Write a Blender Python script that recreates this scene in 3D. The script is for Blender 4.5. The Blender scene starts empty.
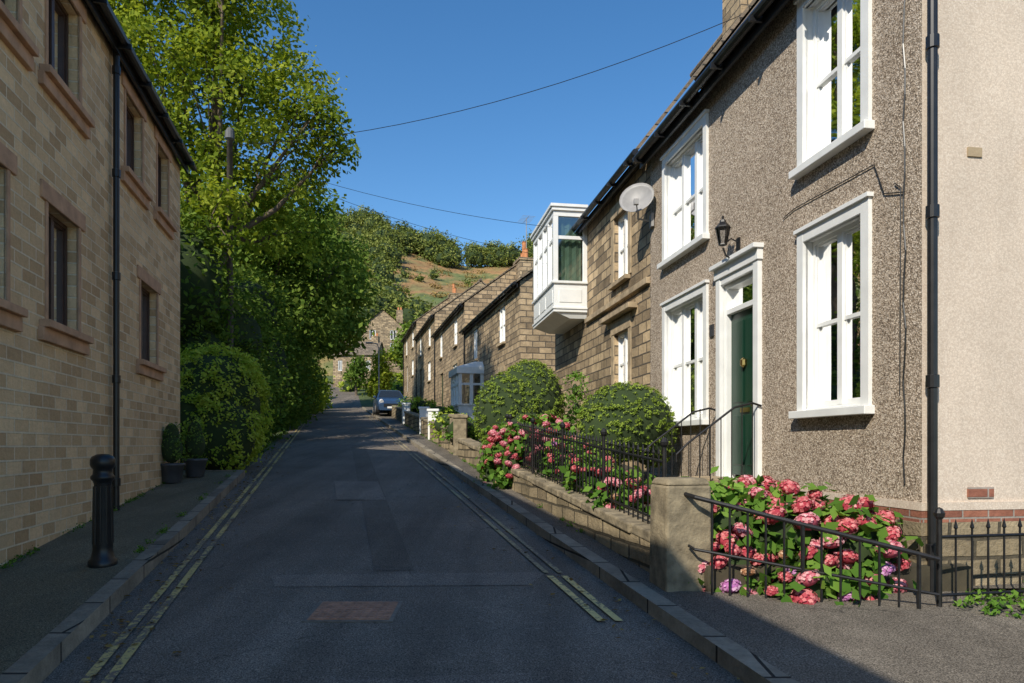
import bpy, math, random
import numpy as np
from mathutils import Vector, Matrix
random.seed(7)
scene=bpy.context.scene
col=scene.collection
def g(Y):
    y=max(-30.0,min(95.0,Y)); return 0.079*y+0.10*max(0.0,y-60.0)
def KL(Y): return -1.56-0.259*Y
def KR(Y): return 2.20-0.251*Y
def WL(Y): return 2.45-0.235*Y

# ------------------------------------------------------------ materials
def newmat(name):
    m=bpy.data.materials.new(name); m.use_nodes=True
    nt=m.node_tree; b=nt.nodes['Principled BSDF']
    return m,nt,b
def nd(nt,t,**kw):
    n=nt.nodes.new(t)
    for k,v in kw.items():
        if k.startswith('_'): setattr(n,k[1:],v)
        else: n.inputs[k.replace('_',' ')].default_value=v
    return n
def c4(c): return (c[0],c[1],c[2],1)
def mixc(nt,fac,a,b,mode='MIX'):
    n=nt.nodes.new('ShaderNodeMix'); n.data_type='RGBA'; n.blend_type=mode
    for sock,val in ((n.inputs[0],fac),(n.inputs[6],a),(n.inputs[7],b)):
        if hasattr(val,'links'): nt.links.new(val,sock)
        elif isinstance(val,(int,float)): sock.default_value=val
        else: sock.default_value=c4(val)
    return n.outputs[2]
def ramp(nt,src,stops):
    r=nt.nodes.new('ShaderNodeValToRGB')
    e=r.color_ramp.elements
    while len(e)<len(stops): e.new(0.5)
    for i,(p,c) in enumerate(stops):
        e[i].position=p; e[i].color=c4(c) if hasattr(c,'__len__') else (c,c,c,1)
    nt.links.new(src,r.inputs[0]); return r.outputs[0]
def noise(nt,vec,scale,detail=4,rough=0.55):
    n=nd(nt,'ShaderNodeTexNoise',Scale=scale,Detail=min(detail,3.5),Roughness=rough)
    if vec is not None: nt.links.new(vec,n.inputs['Vector'])
    return n.outputs[0]
def bumpn(nt,b,h,strength,dist):
    n=nd(nt,'ShaderNodeBump',Strength=strength,Distance=dist)
    nt.links.new(h,n.inputs['Height']); nt.links.new(n.outputs[0],b.inputs['Normal'])
def simple(name,c,rough=0.6,metal=0,var=0.15,scale=8,bump=0):
    m,nt,b=newmat(name)
    tc=nt.nodes.new('ShaderNodeTexCoord')
    f=noise(nt,tc.outputs['Object'],scale)
    lo=[x*(1-var) for x in c]; hi=[min(1,x*(1+var)) for x in c]
    nt.links.new(ramp(nt,f,[(0.3,lo),(0.7,hi)]),b.inputs['Base Color'])
    b.inputs['Roughness'].default_value=rough; b.inputs['Metallic'].default_value=metal
    if bump: bumpn(nt,b,noise(nt,tc.outputs['Object'],scale*6),bump,0.01)
    return m
def brickmat(name,c1,c2,mortar,w,h,ms=0.008,dist=0.0,dark=(0.05,0.045,0.04),dirt=0.35,bump=0.6,grain=0.35,rough=0.9,off=0.5,patch=.45,squash=1.0):
    m,nt,b=newmat(name)
    uv=nt.nodes.new('ShaderNodeUVMap'); vec=uv.outputs[0]
    v2=vec
    if dist:
        nz=nd(nt,'ShaderNodeTexNoise',Scale=2.5,Detail=1)
        nt.links.new(vec,nz.inputs['Vector'])
        s=nd(nt,'ShaderNodeVectorMath',_operation='SUBTRACT'); nt.links.new(nz.outputs['Color'],s.inputs[0]); s.inputs[1].default_value=(.5,.5,.5)
        sc=nd(nt,'ShaderNodeVectorMath',_operation='SCALE'); nt.links.new(s.outputs[0],sc.inputs[0]); sc.inputs['Scale'].default_value=dist
        ad=nd(nt,'ShaderNodeVectorMath',_operation='ADD'); nt.links.new(vec,ad.inputs[0]); nt.links.new(sc.outputs[0],ad.inputs[1]); v2=ad.outputs[0]
    br=nd(nt,'ShaderNodeTexBrick',Scale=1.0); br.offset=off; br.squash=squash; br.squash_frequency=3; br.offset_frequency=2
    br.inputs['Color1'].default_value=c4(c1); br.inputs['Color2'].default_value=c4(c2); br.inputs['Mortar'].default_value=c4(mortar)
    br.inputs['Mortar Size'].default_value=ms; br.inputs['Mortar Smooth'].default_value=0.3
    br.inputs['Brick Width'].default_value=w; br.inputs['Row Height'].default_value=h
    nt.links.new(v2,br.inputs['Vector'])
    col1=br.outputs['Color']
    n1=noise(nt,vec,1.3,3.5,.65); n2=noise(nt,vec,22,3,.7); n3=noise(nt,vec,5,2)
    cc=mixc(nt,ramp(nt,n1,[(0.45,0.0),(0.75,dirt)]),col1,dark)
    cc=mixc(nt,grain,cc,ramp(nt,n2,[(0.3,0.25),(0.7,1.0)]),'MULTIPLY')
    cc=mixc(nt,patch,cc,ramp(nt,n3,[(0.35,0.55),(0.65,1.0)]),'MULTIPLY')
    nt.links.new(cc,b.inputs['Base Color']); b.inputs['Roughness'].default_value=rough
    b.inputs['Specular IOR Level'].default_value=0.2
    ma=nd(nt,'ShaderNodeMath',_operation='MULTIPLY_ADD'); nt.links.new(br.outputs['Fac'],ma.inputs[0]); ma.inputs[1].default_value=-1.0
    nt.links.new(n2,ma.inputs[2]); bumpn(nt,b,ma.outputs[0],bump,0.015)
    return m
def pebblemat(name,stops,scale,bump,dist,big=0.25,gap=.75):
    m,nt,b=newmat(name)
    uv=nt.nodes.new('ShaderNodeUVMap'); vec=uv.outputs[0]
    v=nd(nt,'ShaderNodeTexVoronoi',Scale=scale); nt.links.new(vec,v.inputs['Vector'])
    sp=nt.nodes.new('ShaderNodeSeparateColor'); nt.links.new(v.outputs['Color'],sp.inputs[0])
    c=ramp(nt,sp.outputs[0],stops)
    c=mixc(nt,gap,c,ramp(nt,v.outputs['Distance'],[(0.25,1.0),(0.75,0.22)]),'MULTIPLY')
    c=mixc(nt,big,c,ramp(nt,noise(nt,vec,0.9,3.5,.65),[(0.35,0.45),(0.65,1.0)]),'MULTIPLY')
    mp=nd(nt,'ShaderNodeMapping'); mp.inputs['Scale'].default_value=(3.5,.35,1); nt.links.new(vec,mp.inputs[0])
    c=mixc(nt,big,c,ramp(nt,noise(nt,mp.outputs[0],1,3,.6),[(0.4,0.6),(0.6,1.0)]),'MULTIPLY')
    nt.links.new(c,b.inputs['Base Color']); b.inputs['Roughness'].default_value=.95
    b.inputs['Specular IOR Level'].default_value=0.1
    mu=nd(nt,'ShaderNodeMath',_operation='MULTIPLY'); nt.links.new(v.outputs['Distance'],mu.inputs[0]); mu.inputs[1].default_value=-1
    bumpn(nt,b,mu.outputs[0],bump,dist)
    return m
def leafmat(name,dark,mid,light,trans=0.35):
    m=bpy.data.materials.new(name); m.use_nodes=True; nt=m.node_tree; nt.nodes.clear()
    at=nt.nodes.new('ShaderNodeAttribute'); at.attribute_name='tint'
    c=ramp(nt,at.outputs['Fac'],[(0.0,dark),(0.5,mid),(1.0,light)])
    d=nt.nodes.new('ShaderNodeBsdfDiffuse'); t=nt.nodes.new('ShaderNodeBsdfTranslucent')
    nt.links.new(c,d.inputs[0]); 
    ct=mixc(nt,1.0,c,(1.0,1.0,0.45),'MULTIPLY'); nt.links.new(ct,t.inputs[0])
    mx=nt.nodes.new('ShaderNodeMixShader'); mx.inputs[0].default_value=trans
    nt.links.new(d.outputs[0],mx.inputs[1]); nt.links.new(t.outputs[0],mx.inputs[2])
    o=nt.nodes.new('ShaderNodeOutputMaterial'); nt.links.new(mx.outputs[0],o.inputs[0])
    return m
def glassmat(name,tint=(0.9,0.95,1),ior=1.7):
    m=bpy.data.materials.new(name); m.use_nodes=True; nt=m.node_tree; nt.nodes.clear()
    tr=nt.nodes.new('ShaderNodeBsdfTransparent'); tr.inputs[0].default_value=c4([t*0.9 for t in tint])
    gl=nd(nt,'ShaderNodeBsdfGlossy',Roughness=0.02); gl.inputs[0].default_value=(1,1,1,1)
    fr=nd(nt,'ShaderNodeFresnel',IOR=ior)
    tc=nt.nodes.new('ShaderNodeTexCoord')
    bp=nd(nt,'ShaderNodeBump',Strength=0.08,Distance=0.02); nt.links.new(noise(nt,tc.outputs['Object'],3,1),bp.inputs['Height'])
    nt.links.new(bp.outputs[0],gl.inputs['Normal'])
    mx=nt.nodes.new('ShaderNodeMixShader'); nt.links.new(fr.outputs[0],mx.inputs[0])
    nt.links.new(tr.outputs[0],mx.inputs[1]); nt.links.new(gl.outputs[0],mx.inputs[2])
    o=nt.nodes.new('ShaderNodeOutputMaterial'); nt.links.new(mx.outputs[0],o.inputs[0])
    return m
def roadmat(name,base,patch=0.3):
    m,nt,b=newmat(name)
    tc=nt.nodes.new('ShaderNodeTexCoord'); v=tc.outputs['Object']
    fine=noise(nt,v,110,2,.8); big=noise(nt,v,0.6,3.5,.6); mid=noise(nt,v,4,3.5,.7)
    lo=[x*0.35 for x in base]; hi=[x*2.1 for x in base]
    c=ramp(nt,fine,[(0.36,lo),(0.5,base),(0.66,hi)])
    c=mixc(nt,0.6,c,ramp(nt,big,[(0.35,0.62),(0.65,1.15)]),'MULTIPLY')
    c=mixc(nt,0.5,c,ramp(nt,mid,[(0.3,0.6),(0.7,1.1)]),'MULTIPLY')
    mp=nd(nt,'ShaderNodeMapping'); mp.inputs['Scale'].default_value=(2.2,.12,1); mp.inputs['Rotation'].default_value=(0,0,-.246); nt.links.new(v,mp.inputs[0])
    c=mixc(nt,0.5,c,ramp(nt,noise(nt,mp.outputs[0],1,3,.6),[(0.38,0.6),(0.62,1.1)]),'MULTIPLY')
    vo=nd(nt,'ShaderNodeTexVoronoi',_feature='DISTANCE_TO_EDGE',Scale=.55); 
    nz=nd(nt,'ShaderNodeTexNoise',Scale=3,Detail=3); nt.links.new(v,nz.inputs['Vector'])
    va=nd(nt,'ShaderNodeVectorMath',_operation='MULTIPLY_ADD'); nt.links.new(nz.outputs['Color'],va.inputs[0]); va.inputs[1].default_value=(.5,.5,.5); nt.links.new(v,va.inputs[2]); nt.links.new(va.outputs[0],vo.inputs['Vector'])
    cr=ramp(nt,vo.outputs['Distance'],[(0.0,1.0),(0.007,0.0)])
    gate=ramp(nt,big,[(0.52,0.0),(0.6,.55)])
    mm=nd(nt,'ShaderNodeMath',_operation='MULTIPLY'); nt.links.new(cr,mm.inputs[0]); nt.links.new(gate,mm.inputs[1])
    c=mixc(nt,mm.outputs[0],c,(0.02,0.02,0.02))
    nt.links.new(c,b.inputs['Base Color'])
    nt.links.new(ramp(nt,mid,[(0.3,0.65),(0.7,0.85)]),b.inputs['Roughness']); b.inputs['Specular IOR Level'].default_value=0.2
    bumpn(nt,b,fine,0.6,0.006)
    return m
def paintline(name,c,base,cover):
    m,nt,b=newmat(name)
    tc=nt.nodes.new('ShaderNodeTexCoord'); v=tc.outputs['Object']
    a=noise(nt,v,28,3.5,.75); a2=noise(nt,v,1.5,3)
    ad=nd(nt,'ShaderNodeMath',_operation='MULTIPLY_ADD'); nt.links.new(a2,ad.inputs[0]); ad.inputs[1].default_value=0.9; nt.links.new(a,ad.inputs[2])
    f=ramp(nt,ad.outputs[0],[(cover,0.0),(cover+0.12,1.0)])
    nt.links.new(mixc(nt,f,base,c),b.inputs['Base Color']); b.inputs['Roughness'].default_value=0.8
    return m

M_road=roadmat('asphalt',(0.200,0.168,0.136))
M_patch=roadmat('asphalt_patch_pale',(0.245,0.205,0.168))
M_patchd=roadmat('asphalt_patch_dark',(0.160,0.134,0.108))
M_pave=roadmat('pavement_asphalt',(0.165,0.143,0.115))
M_pavel=roadmat('pavement_mossy',(0.18,0.16,0.105))
M_yel=paintline('yellow_line_worn',(0.60,0.46,0.17),(0.18,0.15,0.12),0.86)
M_yel2=paintline('yellow_line_sunlit',(0.78,0.60,0.24),(0.18,0.15,0.12),0.84)  # sun patch on the near right-hand lines, put in as a brighter yellow
M_yel3=paintline('yellow_line_faded',(0.42,0.35,0.19),(0.18,0.15,0.12),0.94)
M_kerb=brickmat('kerb_stone',(0.44,0.38,0.29),(0.30,0.26,0.20),(0.05,0.045,0.04),0.9,0.6,0.012,0.02,dirt=.5)
M_lstone=brickmat('coursed_sandstone',(1.0,0.72,0.41),(0.62,0.40,0.21),(0.95,0.78,0.54),0.29,0.122,0.010,0.006,dark=(0.50,0.33,0.19),dirt=0.25,bump=0.9,patch=.15,grain=.2)
M_lsur=simple('dressed_stone_brown',(0.54,0.32,0.19),0.9,0,.2,6,.4)
M_dstone=brickmat('weathered_gritstone',(0.74,0.55,0.33),(0.27,0.20,0.125),(0.15,0.125,0.095),0.36,0.17,0.014,0.03,dark=(0.07,0.055,0.04),dirt=0.45,bump=1.0)
M_cstone=brickmat('cottage_stone',(0.70,0.52,0.32),(0.31,0.23,0.145),(0.18,0.15,0.115),0.42,0.19,0.016,0.04,dark=(0.09,0.075,0.06),dirt=0.5,bump=1.0)
M_gstone=brickmat('garden_wall_stone',(0.54,0.43,0.27),(0.28,0.22,0.14),(0.12,0.10,0.07),0.42,0.15,0.016,0.05,dark=(0.09,0.08,0.05),dirt=0.6,bump=1.0)
M_brick=brickmat('red_brick',(0.46,0.19,0.12),(0.30,0.12,0.08),(0.40,0.35,0.30),0.22,0.075,0.008,0.0,dirt=.3)
M_dress=simple('dressed_gritstone',(0.38,0.29,0.18),0.9,0,.35,5,.5)
M_pillar=simple('pillar_stone',(0.24,0.195,0.125),0.95,0,.5,7,.8)
M_rough=pebblemat('pebble_dash',[(0.0,(0.22,0.165,0.12)),(0.25,(0.46,0.36,0.265)),(0.6,(0.64,0.52,0.395)),(1.0,(0.92,0.79,0.64))],84,.7,0.006,big=.22,gap=.6)
M_rend=pebblemat('pale_render',[(0.0,(0.62,0.505,0.40)),(0.5,(0.70,0.58,0.465)),(1.0,(0.78,0.665,0.545))],95,0.22,0.002,big=.18,gap=.15)
M_slate=brickmat('stone_slates',(0.36,0.28,0.20),(0.20,0.155,0.115),(0.05,0.045,0.04),0.3,0.2,0.012,0.02,dark=(0.11,0.11,0.08),dirt=.5,bump=1.0)
M_white=simple('white_gloss_paint',(0.80,0.80,0.77),0.4,0,.06,5)
M_black=simple('black_paint',(0.014,0.014,0.015),0.35,0,.3,10)
M_iron=simple('black_iron',(0.015,0.014,0.014),0.45,0.2,.4,20)
M_brown=simple('brown_timber',(0.07,0.035,0.022),0.5,0,.2,10)
M_green=simple('dark_green_paint',(0.008,0.042,0.024),0.3,0,.1,4)
M_brass=simple('brass',(0.6,0.42,0.15),0.3,1)
M_glass=glassmat('window_glass',(0.95,0.97,1),1.5); M_glassd=glassmat('window_glass_dark',(0.4,0.45,0.5),2.1); M_glassr=glassmat('window_glass_reflective',(0.45,0.55,0.50),2.3)
M_curt=simple('net_curtain',(0.58,0.58,0.55),0.9,0,.15,3)
M_dark=simple('dark_interior',(0.05,0.05,0.05),0.9)
M_terra=simple('terracotta',(0.55,0.22,0.09),0.85,0,.2,6)
M_grey=simple('grey_plastic',(0.30,0.29,0.28),0.5)
M_bark=simple('bark',(0.12,0.09,0.06),0.95,0,.4,4,.8)
M_wood=simple('weathered_pole_timber',(0.09,0.07,0.055),0.9,0,.3,6,.4)
M_soil=simple('garden_soil',(0.06,0.05,0.03),1,0,.5,3,.6)
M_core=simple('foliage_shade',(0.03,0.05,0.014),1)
L_syc=leafmat('sycamore_leaf',(0.08,0.13,0.018),(0.24,0.31,0.035),(0.46,0.49,0.07),.45)
L_dark=leafmat('dark_leaf',(0.045,0.09,0.02),(0.12,0.20,0.035),(0.26,0.34,0.065),.38)
L_hedge=leafmat('hedge_leaf',(0.16,0.25,0.03),(0.36,0.48,0.055),(0.58,0.64,0.11),.4)
L_top=leafmat('topiary_leaf',(0.07,0.135,0.02),(0.19,0.28,0.04),(0.35,0.43,0.08),.2)
L_hyd=leafmat('hydrangea_leaf',(0.03,0.09,0.015),(0.11,0.22,0.035),(0.25,0.40,0.07),.3)
L_far=leafmat('woodland_leaf',(0.05,0.08,0.02),(0.14,0.18,0.045),(0.28,0.30,0.08),.2)
L_con=leafmat('conifer_leaf',(0.06,0.12,0.03),(0.15,0.24,0.05),(0.28,0.38,0.08),.2)
L_dry=leafmat('fallen_leaf',(0.14,0.08,0.03),(0.28,0.17,0.06),(0.42,0.30,0.10),.1)
L_brk=leafmat('bracken_leaf',(0.13,0.09,0.035),(0.25,0.17,0.06),(0.36,0.25,0.09),.1)
P_red=leafmat('petal_coral',(0.44,0.06,0.085),(0.64,0.16,0.175),(0.79,0.36,0.34),.2)
P_pink=leafmat('petal_salmon',(0.54,0.12,0.17),(0.73,0.28,0.32),(0.85,0.50,0.51),.2)
P_lil=leafmat('petal_lilac',(0.50,0.18,0.45),(0.65,0.32,0.58),(0.78,0.52,0.72),.2)
P_fade=leafmat('petal_faded',(0.45,0.22,0.12),(0.65,0.40,0.25),(0.78,0.58,0.42),.2)
M_pot=simple('dark_glazed_pot',(0.07,0.07,0.075),.35)

# ------------------------------------------------------------ mesh builder
def finish(o,parent,label=None,cat=None,group=None,kind=None):
    col.objects.link(o)
    if parent is not None: o.parent=parent
    if label: o['label']=label
    if cat: o['category']=cat
    if group: o['group']=group
    if kind: o['kind']=kind
    return o
def empty(name,label,cat,loc=(0,0,0),rz=0,group=None):
    o=bpy.data.objects.new(name,None); o.empty_display_size=.2
    o.location=loc; o.rotation_euler=(0,0,rz)
    return finish(o,None,label,cat,group)
class MB:
    def __init__(s): s.v=[];s.f=[];s.m=[]
    def quad(s,a,b,c,d,m=0):
        n=len(s.v); s.v+=[tuple(a),tuple(b),tuple(c),tuple(d)]; s.f.append((n,n+1,n+2,n+3)); s.m.append(m)
    def poly(s,pts,m=0):
        n=len(s.v); s.v+=[tuple(p) for p in pts]; s.f.append(tuple(range(n,n+len(pts)))); s.m.append(m)
    def hexa(s,p,m=0):
        n=len(s.v); s.v+=[tuple(q) for q in p]
        for f in ((0,3,2,1),(4,5,6,7),(0,1,5,4),(1,2,6,5),(2,3,7,6),(3,0,4,7)):
            s.f.append(tuple(n+i for i in f)); s.m.append(m)
    def box(s,x0,x1,y0,y1,z0,z1,m=0):
        s.hexa([(x0,y0,z0),(x1,y0,z0),(x1,y1,z0),(x0,y1,z0),(x0,y0,z1),(x1,y0,z1),(x1,y1,z1),(x0,y1,z1)],m)
    def tube(s,pts,r,seg=8,m=0):
        pts=[Vector(p) for p in pts]
        if not hasattr(r,'__len__'): r=[r]*len(pts)
        n0=len(s.v); up=Vector((0,0,1))
        for i,p in enumerate(pts):
            d=(pts[min(i+1,len(pts)-1)]-pts[max(i-1,0)]).normalized()
            a=d.cross(up)
            if a.length<0.1: a=d.cross(Vector((0,1,0)))
            a.normalize(); b=a.cross(d).normalized()
            for k in range(seg):
                t=2*math.pi*k/seg; s.v.append(tuple(p+(a*math.cos(t)+b*math.sin(t))*r[i]))
        for i in range(len(pts)-1):
            for k in range(seg):
                k2=(k+1)%seg; A=n0+i*seg; B=A+seg
                s.f.append((A+k,A+k2,B+k2,B+k)); s.m.append(m)
        s.f.append(tuple(n0+k for k in range(seg))); s.m.append(m)
        e=n0+(len(pts)-1)*seg; s.f.append(tuple(e+k for k in reversed(range(seg)))); s.m.append(m)
    def lathe(s,c,prof,seg=16,m=0):
        n0=len(s.v)
        for r,z in prof:
            for k in range(seg):
                t=2*math.pi*k/seg; s.v.append((c[0]+r*math.cos(t),c[1]+r*math.sin(t),c[2]+z))
        for i in range(len(prof)-1):
            for k in range(seg):
                k2=(k+1)%seg; A=n0+i*seg; B=A+seg
                s.f.append((A+k,A+k2,B+k2,B+k)); s.m.append(m)
        e=n0+(len(prof)-1)*seg; s.f.append(tuple(e+k for k in range(seg))); s.m.append(m)
        s.f.append(tuple(n0+k for k in reversed(range(seg)))); s.m.append(m)
    def wall(s,o,a,n,L,z0,z1,holes=(),depth=0.12,m=0,mr=None):
        o=Vector(o);a=Vector(a);n=Vector(n); mr=m if mr is None else mr
        us=sorted({0.0,L}|{h[0] for h in holes}|{h[1] for h in holes}); zs=sorted({z0,z1}|{h[2] for h in holes}|{h[3] for h in holes})
        P=lambda u,z,d=0:(o+a*u-n*d)+Vector((0,0,z))
        for i in range(len(us)-1):
            for j in range(len(zs)-1):
                uc=(us[i]+us[i+1])/2; zc=(zs[j]+zs[j+1])/2
                if any(h[0]<uc<h[1] and h[2]<zc<h[3] for h in holes): continue
                s.quad(P(us[i],zs[j]),P(us[i+1],zs[j]),P(us[i+1],zs[j+1]),P(us[i],zs[j+1]),m)
        for h in holes:
            for (u0,za,u1,zb) in ((h[0],h[2],h[0],h[3]),(h[1],h[2],h[1],h[3]),(h[0],h[2],h[1],h[2]),(h[0],h[3],h[1],h[3])):
                s.quad(P(u0,za),P(u1,zb),P(u1,zb,depth),P(u0,za,depth),mr)
    def make(s,name,mats,parent=None,smooth=False,bevel=0,**kw):
        me=bpy.data.meshes.new(name); me.from_pydata(s.v,[],s.f)
        for mt in (mats if isinstance(mats,(list,tuple)) else [mats]): me.materials.append(mt)
        me.polygons.foreach_set('material_index',s.m)
        uv=me.uv_layers.new(name='UVMap'); 
        for p in me.polygons:
            nx,ny,nz=map(abs,p.normal)
            for li in p.loop_indices:
                c=me.vertices[me.loops[li].vertex_index].co
                uv.data[li].uv=(c.x,c.y) if nz>max(nx,ny)*1.3 else ((c.x,c.z) if ny>=nx else (c.y,c.z))
        if smooth: me.polygons.foreach_set('use_smooth',[True]*len(me.polygons))
        me.update()
        o=bpy.data.objects.new(name,me)
        if bevel:
            b=o.modifiers.new('b','BEVEL'); b.width=bevel; b.segments=2; b.limit_method='ANGLE'
        return finish(o,parent,**kw)

# ------------------------------------------------------------ foliage
def ico_pts(n,rng):
    v=rng.normal(size=(n,3)); v/=np.linalg.norm(v,axis=1)[:,None]; return v
def leaves_obj(name,C,N,S,T,mats,parent,core=None,asp=0.6,**kw):
    rng=np.random.default_rng(len(C))
    n=len(C); r=rng.normal(size=(n,3)); t=np.cross(N,r); t/=np.linalg.norm(t,axis=1)[:,None]+1e-9; b=np.cross(N,t)
    S=S[:,None]
    V=np.empty((n,4,3)); V[:,0]=C+t*S; V[:,1]=C+b*S*asp+N*S*.15; V[:,2]=C-t*S; V[:,3]=C-b*S*asp+N*S*.15
    V=V.reshape(-1,3); tint=np.repeat(T,4); F=np.arange(n*4).reshape(n,4); mi=np.zeros(n,int)
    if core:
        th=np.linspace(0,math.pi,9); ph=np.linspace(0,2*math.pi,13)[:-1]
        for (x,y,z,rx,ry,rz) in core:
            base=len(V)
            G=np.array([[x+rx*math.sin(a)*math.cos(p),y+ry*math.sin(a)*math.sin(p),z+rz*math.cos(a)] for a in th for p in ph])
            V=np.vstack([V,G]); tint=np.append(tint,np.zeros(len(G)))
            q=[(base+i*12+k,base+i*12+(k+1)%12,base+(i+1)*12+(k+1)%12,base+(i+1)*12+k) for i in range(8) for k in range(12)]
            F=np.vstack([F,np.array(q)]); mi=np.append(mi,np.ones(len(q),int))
    me=bpy.data.meshes.new(name)
    me.vertices.add(len(V)); me.vertices.foreach_set('co',V.ravel())
    me.loops.add(F.size); me.loops.foreach_set('vertex_index',F.ravel().astype(np.int32))
    me.polygons.add(len(F)); me.polygons.foreach_set('loop_start',(np.arange(len(F))*4).astype(np.int32))
    try: me.polygons.foreach_set('loop_total',np.full(len(F),4,np.int32))
    except Exception: pass
    for mt in mats: me.materials.append(mt)
    me.polygons.foreach_set('material_index',mi.astype(np.int32))
    me.update(calc_edges=True)
    a=me.attributes.new('tint','FLOAT','POINT'); a.data.foreach_set('value',tint.astype(np.float32))
    o=bpy.data.objects.new(name,me)
    return finish(o,parent,**kw)
def foliage(name,lobes,dens,per,size,mat,parent,seed=1,spread=None,core=0.0,lo=.55,hi=1.05,zmin=None,tb=0.0,asp=.6,cv=.45,**kw):
    rng=np.random.default_rng(seed); Cs=[];Ns=[];Ss=[];Ts=[]
    for (x,y,z,rx,ry,rz) in lobes:
        R=(rx+ry+rz)/3; nc=max(6,int(dens*4*math.pi*R*R))
        d=ico_pts(nc,rng); rad=lo+(hi-lo)*rng.random(nc)**.6
        ctr=np.array([x,y,z])+d*rad[:,None]*np.array([rx,ry,rz])
        sp=spread if spread else R*.16
        k=per
        P=np.repeat(ctr,k,0)+rng.normal(size=(nc*k,3))*sp*np.array([1,1,.7])
        dd=np.repeat(d,k,0); nn=dd*.6+rng.normal(size=dd.shape)*.6+np.array([0,0,.45]); nn/=np.linalg.norm(nn,axis=1)[:,None]
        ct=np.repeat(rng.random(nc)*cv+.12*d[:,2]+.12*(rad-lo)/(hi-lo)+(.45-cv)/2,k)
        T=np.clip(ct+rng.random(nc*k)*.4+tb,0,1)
        Cs.append(P);Ns.append(nn);Ss.append(size*(.6+.7*rng.random(nc*k)));Ts.append(T)
    C=np.vstack(Cs);N=np.vstack(Ns);S=np.concatenate(Ss);T=np.concatenate(Ts)
    if zmin is not None:
        k=C[:,2]>zmin; C,N,S,T=C[k],N[k],S[k],T[k]
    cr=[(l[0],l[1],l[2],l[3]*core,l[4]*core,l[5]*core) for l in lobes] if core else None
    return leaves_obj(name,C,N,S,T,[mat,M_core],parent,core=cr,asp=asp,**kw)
def tree(label,base,lobes,tr,mat,dens,per,size,seed,name='tree',**kw):
    root=empty(name,label,'tree',loc=(0,0,0))
    root.location=base
    L=[(l[0]-base[0],l[1]-base[1],l[2]-base[2],l[3],l[3],l[3]*.9) for l in lobes]
    mb=MB(); rnd=random.Random(seed)
    H=sum(l[2] for l in L)/len(L); cx=sum(l[0] for l in L)/len(L); cy=sum(l[1] for l in L)/len(L)
    pts=[(cx*t*.6+rnd.uniform(-.1,.1)*(t>0),cy*t*.6+rnd.uniform(-.1,.1)*(t>0),H*t-(.3 if t==0 else 0)) for t in (0,.2,.4,.6,.8,1)]
    mb.tube(pts,[tr*1.3,tr,tr*.85,tr*.7,tr*.5,tr*.3],10)
    for l in L:
        s=rnd.uniform(.35,.7); i=s*5; k=int(i); f=i-k
        p0=Vector(pts[k]).lerp(Vector(pts[k+1]),f); p1=Vector(l[:3]); mid=p0.lerp(p1,.5)+Vector((rnd.uniform(-.3,.3),rnd.uniform(-.3,.3),-.3))
        mb.tube([p0,mid,p1],[tr*.35,tr*.22,tr*.08],7)
        for q in range(4):
            d=Vector((rnd.gauss(0,1),rnd.gauss(0,1),rnd.gauss(0,.7))).normalized()*l[3]*.85
            mb.tube([mid.lerp(p1,.6),p1+d*.5,p1+d],[tr*.1,tr*.06,.012],5)
    mb.make('trunk',M_bark,root,smooth=True)
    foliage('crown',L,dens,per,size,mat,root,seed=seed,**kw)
    return root

# ------------------------------------------------------------ ground, road, pavements
mb=MB()
ys=[-200,-30,0,30,60,95,200,1500]
for i in range(len(ys)-1):
    mb.quad((-900,ys[i],g(ys[i])),(900,ys[i],g(ys[i])),(900,ys[i+1],g(ys[i+1])),(-900,ys[i+1],g(ys[i+1])))
mg,nt,b=newmat('rough_grass'); tc=nt.nodes.new('ShaderNodeTexCoord')
nt.links.new(ramp(nt,noise(nt,tc.outputs['Object'],1.2,8,.7),[(0.3,(0.04,0.055,0.015)),(0.6,(0.09,0.12,0.03)),(0.8,(0.12,0.10,0.05))]),b.inputs['Base Color']); b.inputs['Roughness'].default_value=1
mb.make('ground',mg,kind='structure')

def strip(name,left,right,h,mat,skirt=0.0,**kw):
    mb=MB()
    for i in range(len(left)-1):
        a,b_,c,d=left[i],right[i],right[i+1],left[i+1]
        T=lambda p,dz=0:(p[0],p[1],g(p[1])+h-dz)
        mb.quad(T(a),T(b_),T(c),T(d))
        if skirt:
            mb.quad(T(a),T(d),T(d,skirt),T(a,skirt)); mb.quad(T(b_),T(b_,skirt),T(c,skirt),T(c))
            if i==0: mb.quad(T(a),T(a,skirt),T(b_,skirt),T(b_))
            if i==len(left)-2: mb.quad(T(d),T(c),T(c,skirt),T(d,skirt))
    return mb.make(name,mat,**kw)
cl=[(0.25-0.251*y,y) for y in (-29,0,20,40,60,70)]
hd=math.atan2(1,-0.251); p=cl[-1]
for k in range(9):
    hd+=math.radians(5); p=(p[0]+3.2*math.cos(hd),p[1]+3.2*math.sin(hd)); cl.append(p)
def offset(cl,d):
    out=[]
    for i,p in enumerate(cl):
        a=cl[max(0,i-1)]; b_=cl[min(len(cl)-1,i+1)]; t=Vector((b_[0]-a[0],b_[1]-a[1])).normalized()
        if i<6: out.append((p[0]+d,p[1]))
        else: out.append((p[0]+t.y*d,p[1]-t.x*d))
    return out
strip('road',offset(cl,-2.05),offset(cl,1.95),0.02,M_road,kind='structure')
def yseg(f,dx,y0,y1,n=1): return [(f(y0+(y1-y0)*i/n)+dx,y0+(y1-y0)*i/n) for i in range(n+1)]
strip('pavement',yseg(KL,-1.9,-25,12.6),yseg(KL,-.13,-25,12.6),0.135,M_pavel,kind='structure')
strip('kerb',yseg(KL,-.13,-25,12.6),yseg(KL,0,-25,12.6),0.14,M_kerb,skirt=.16,kind='structure')
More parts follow.
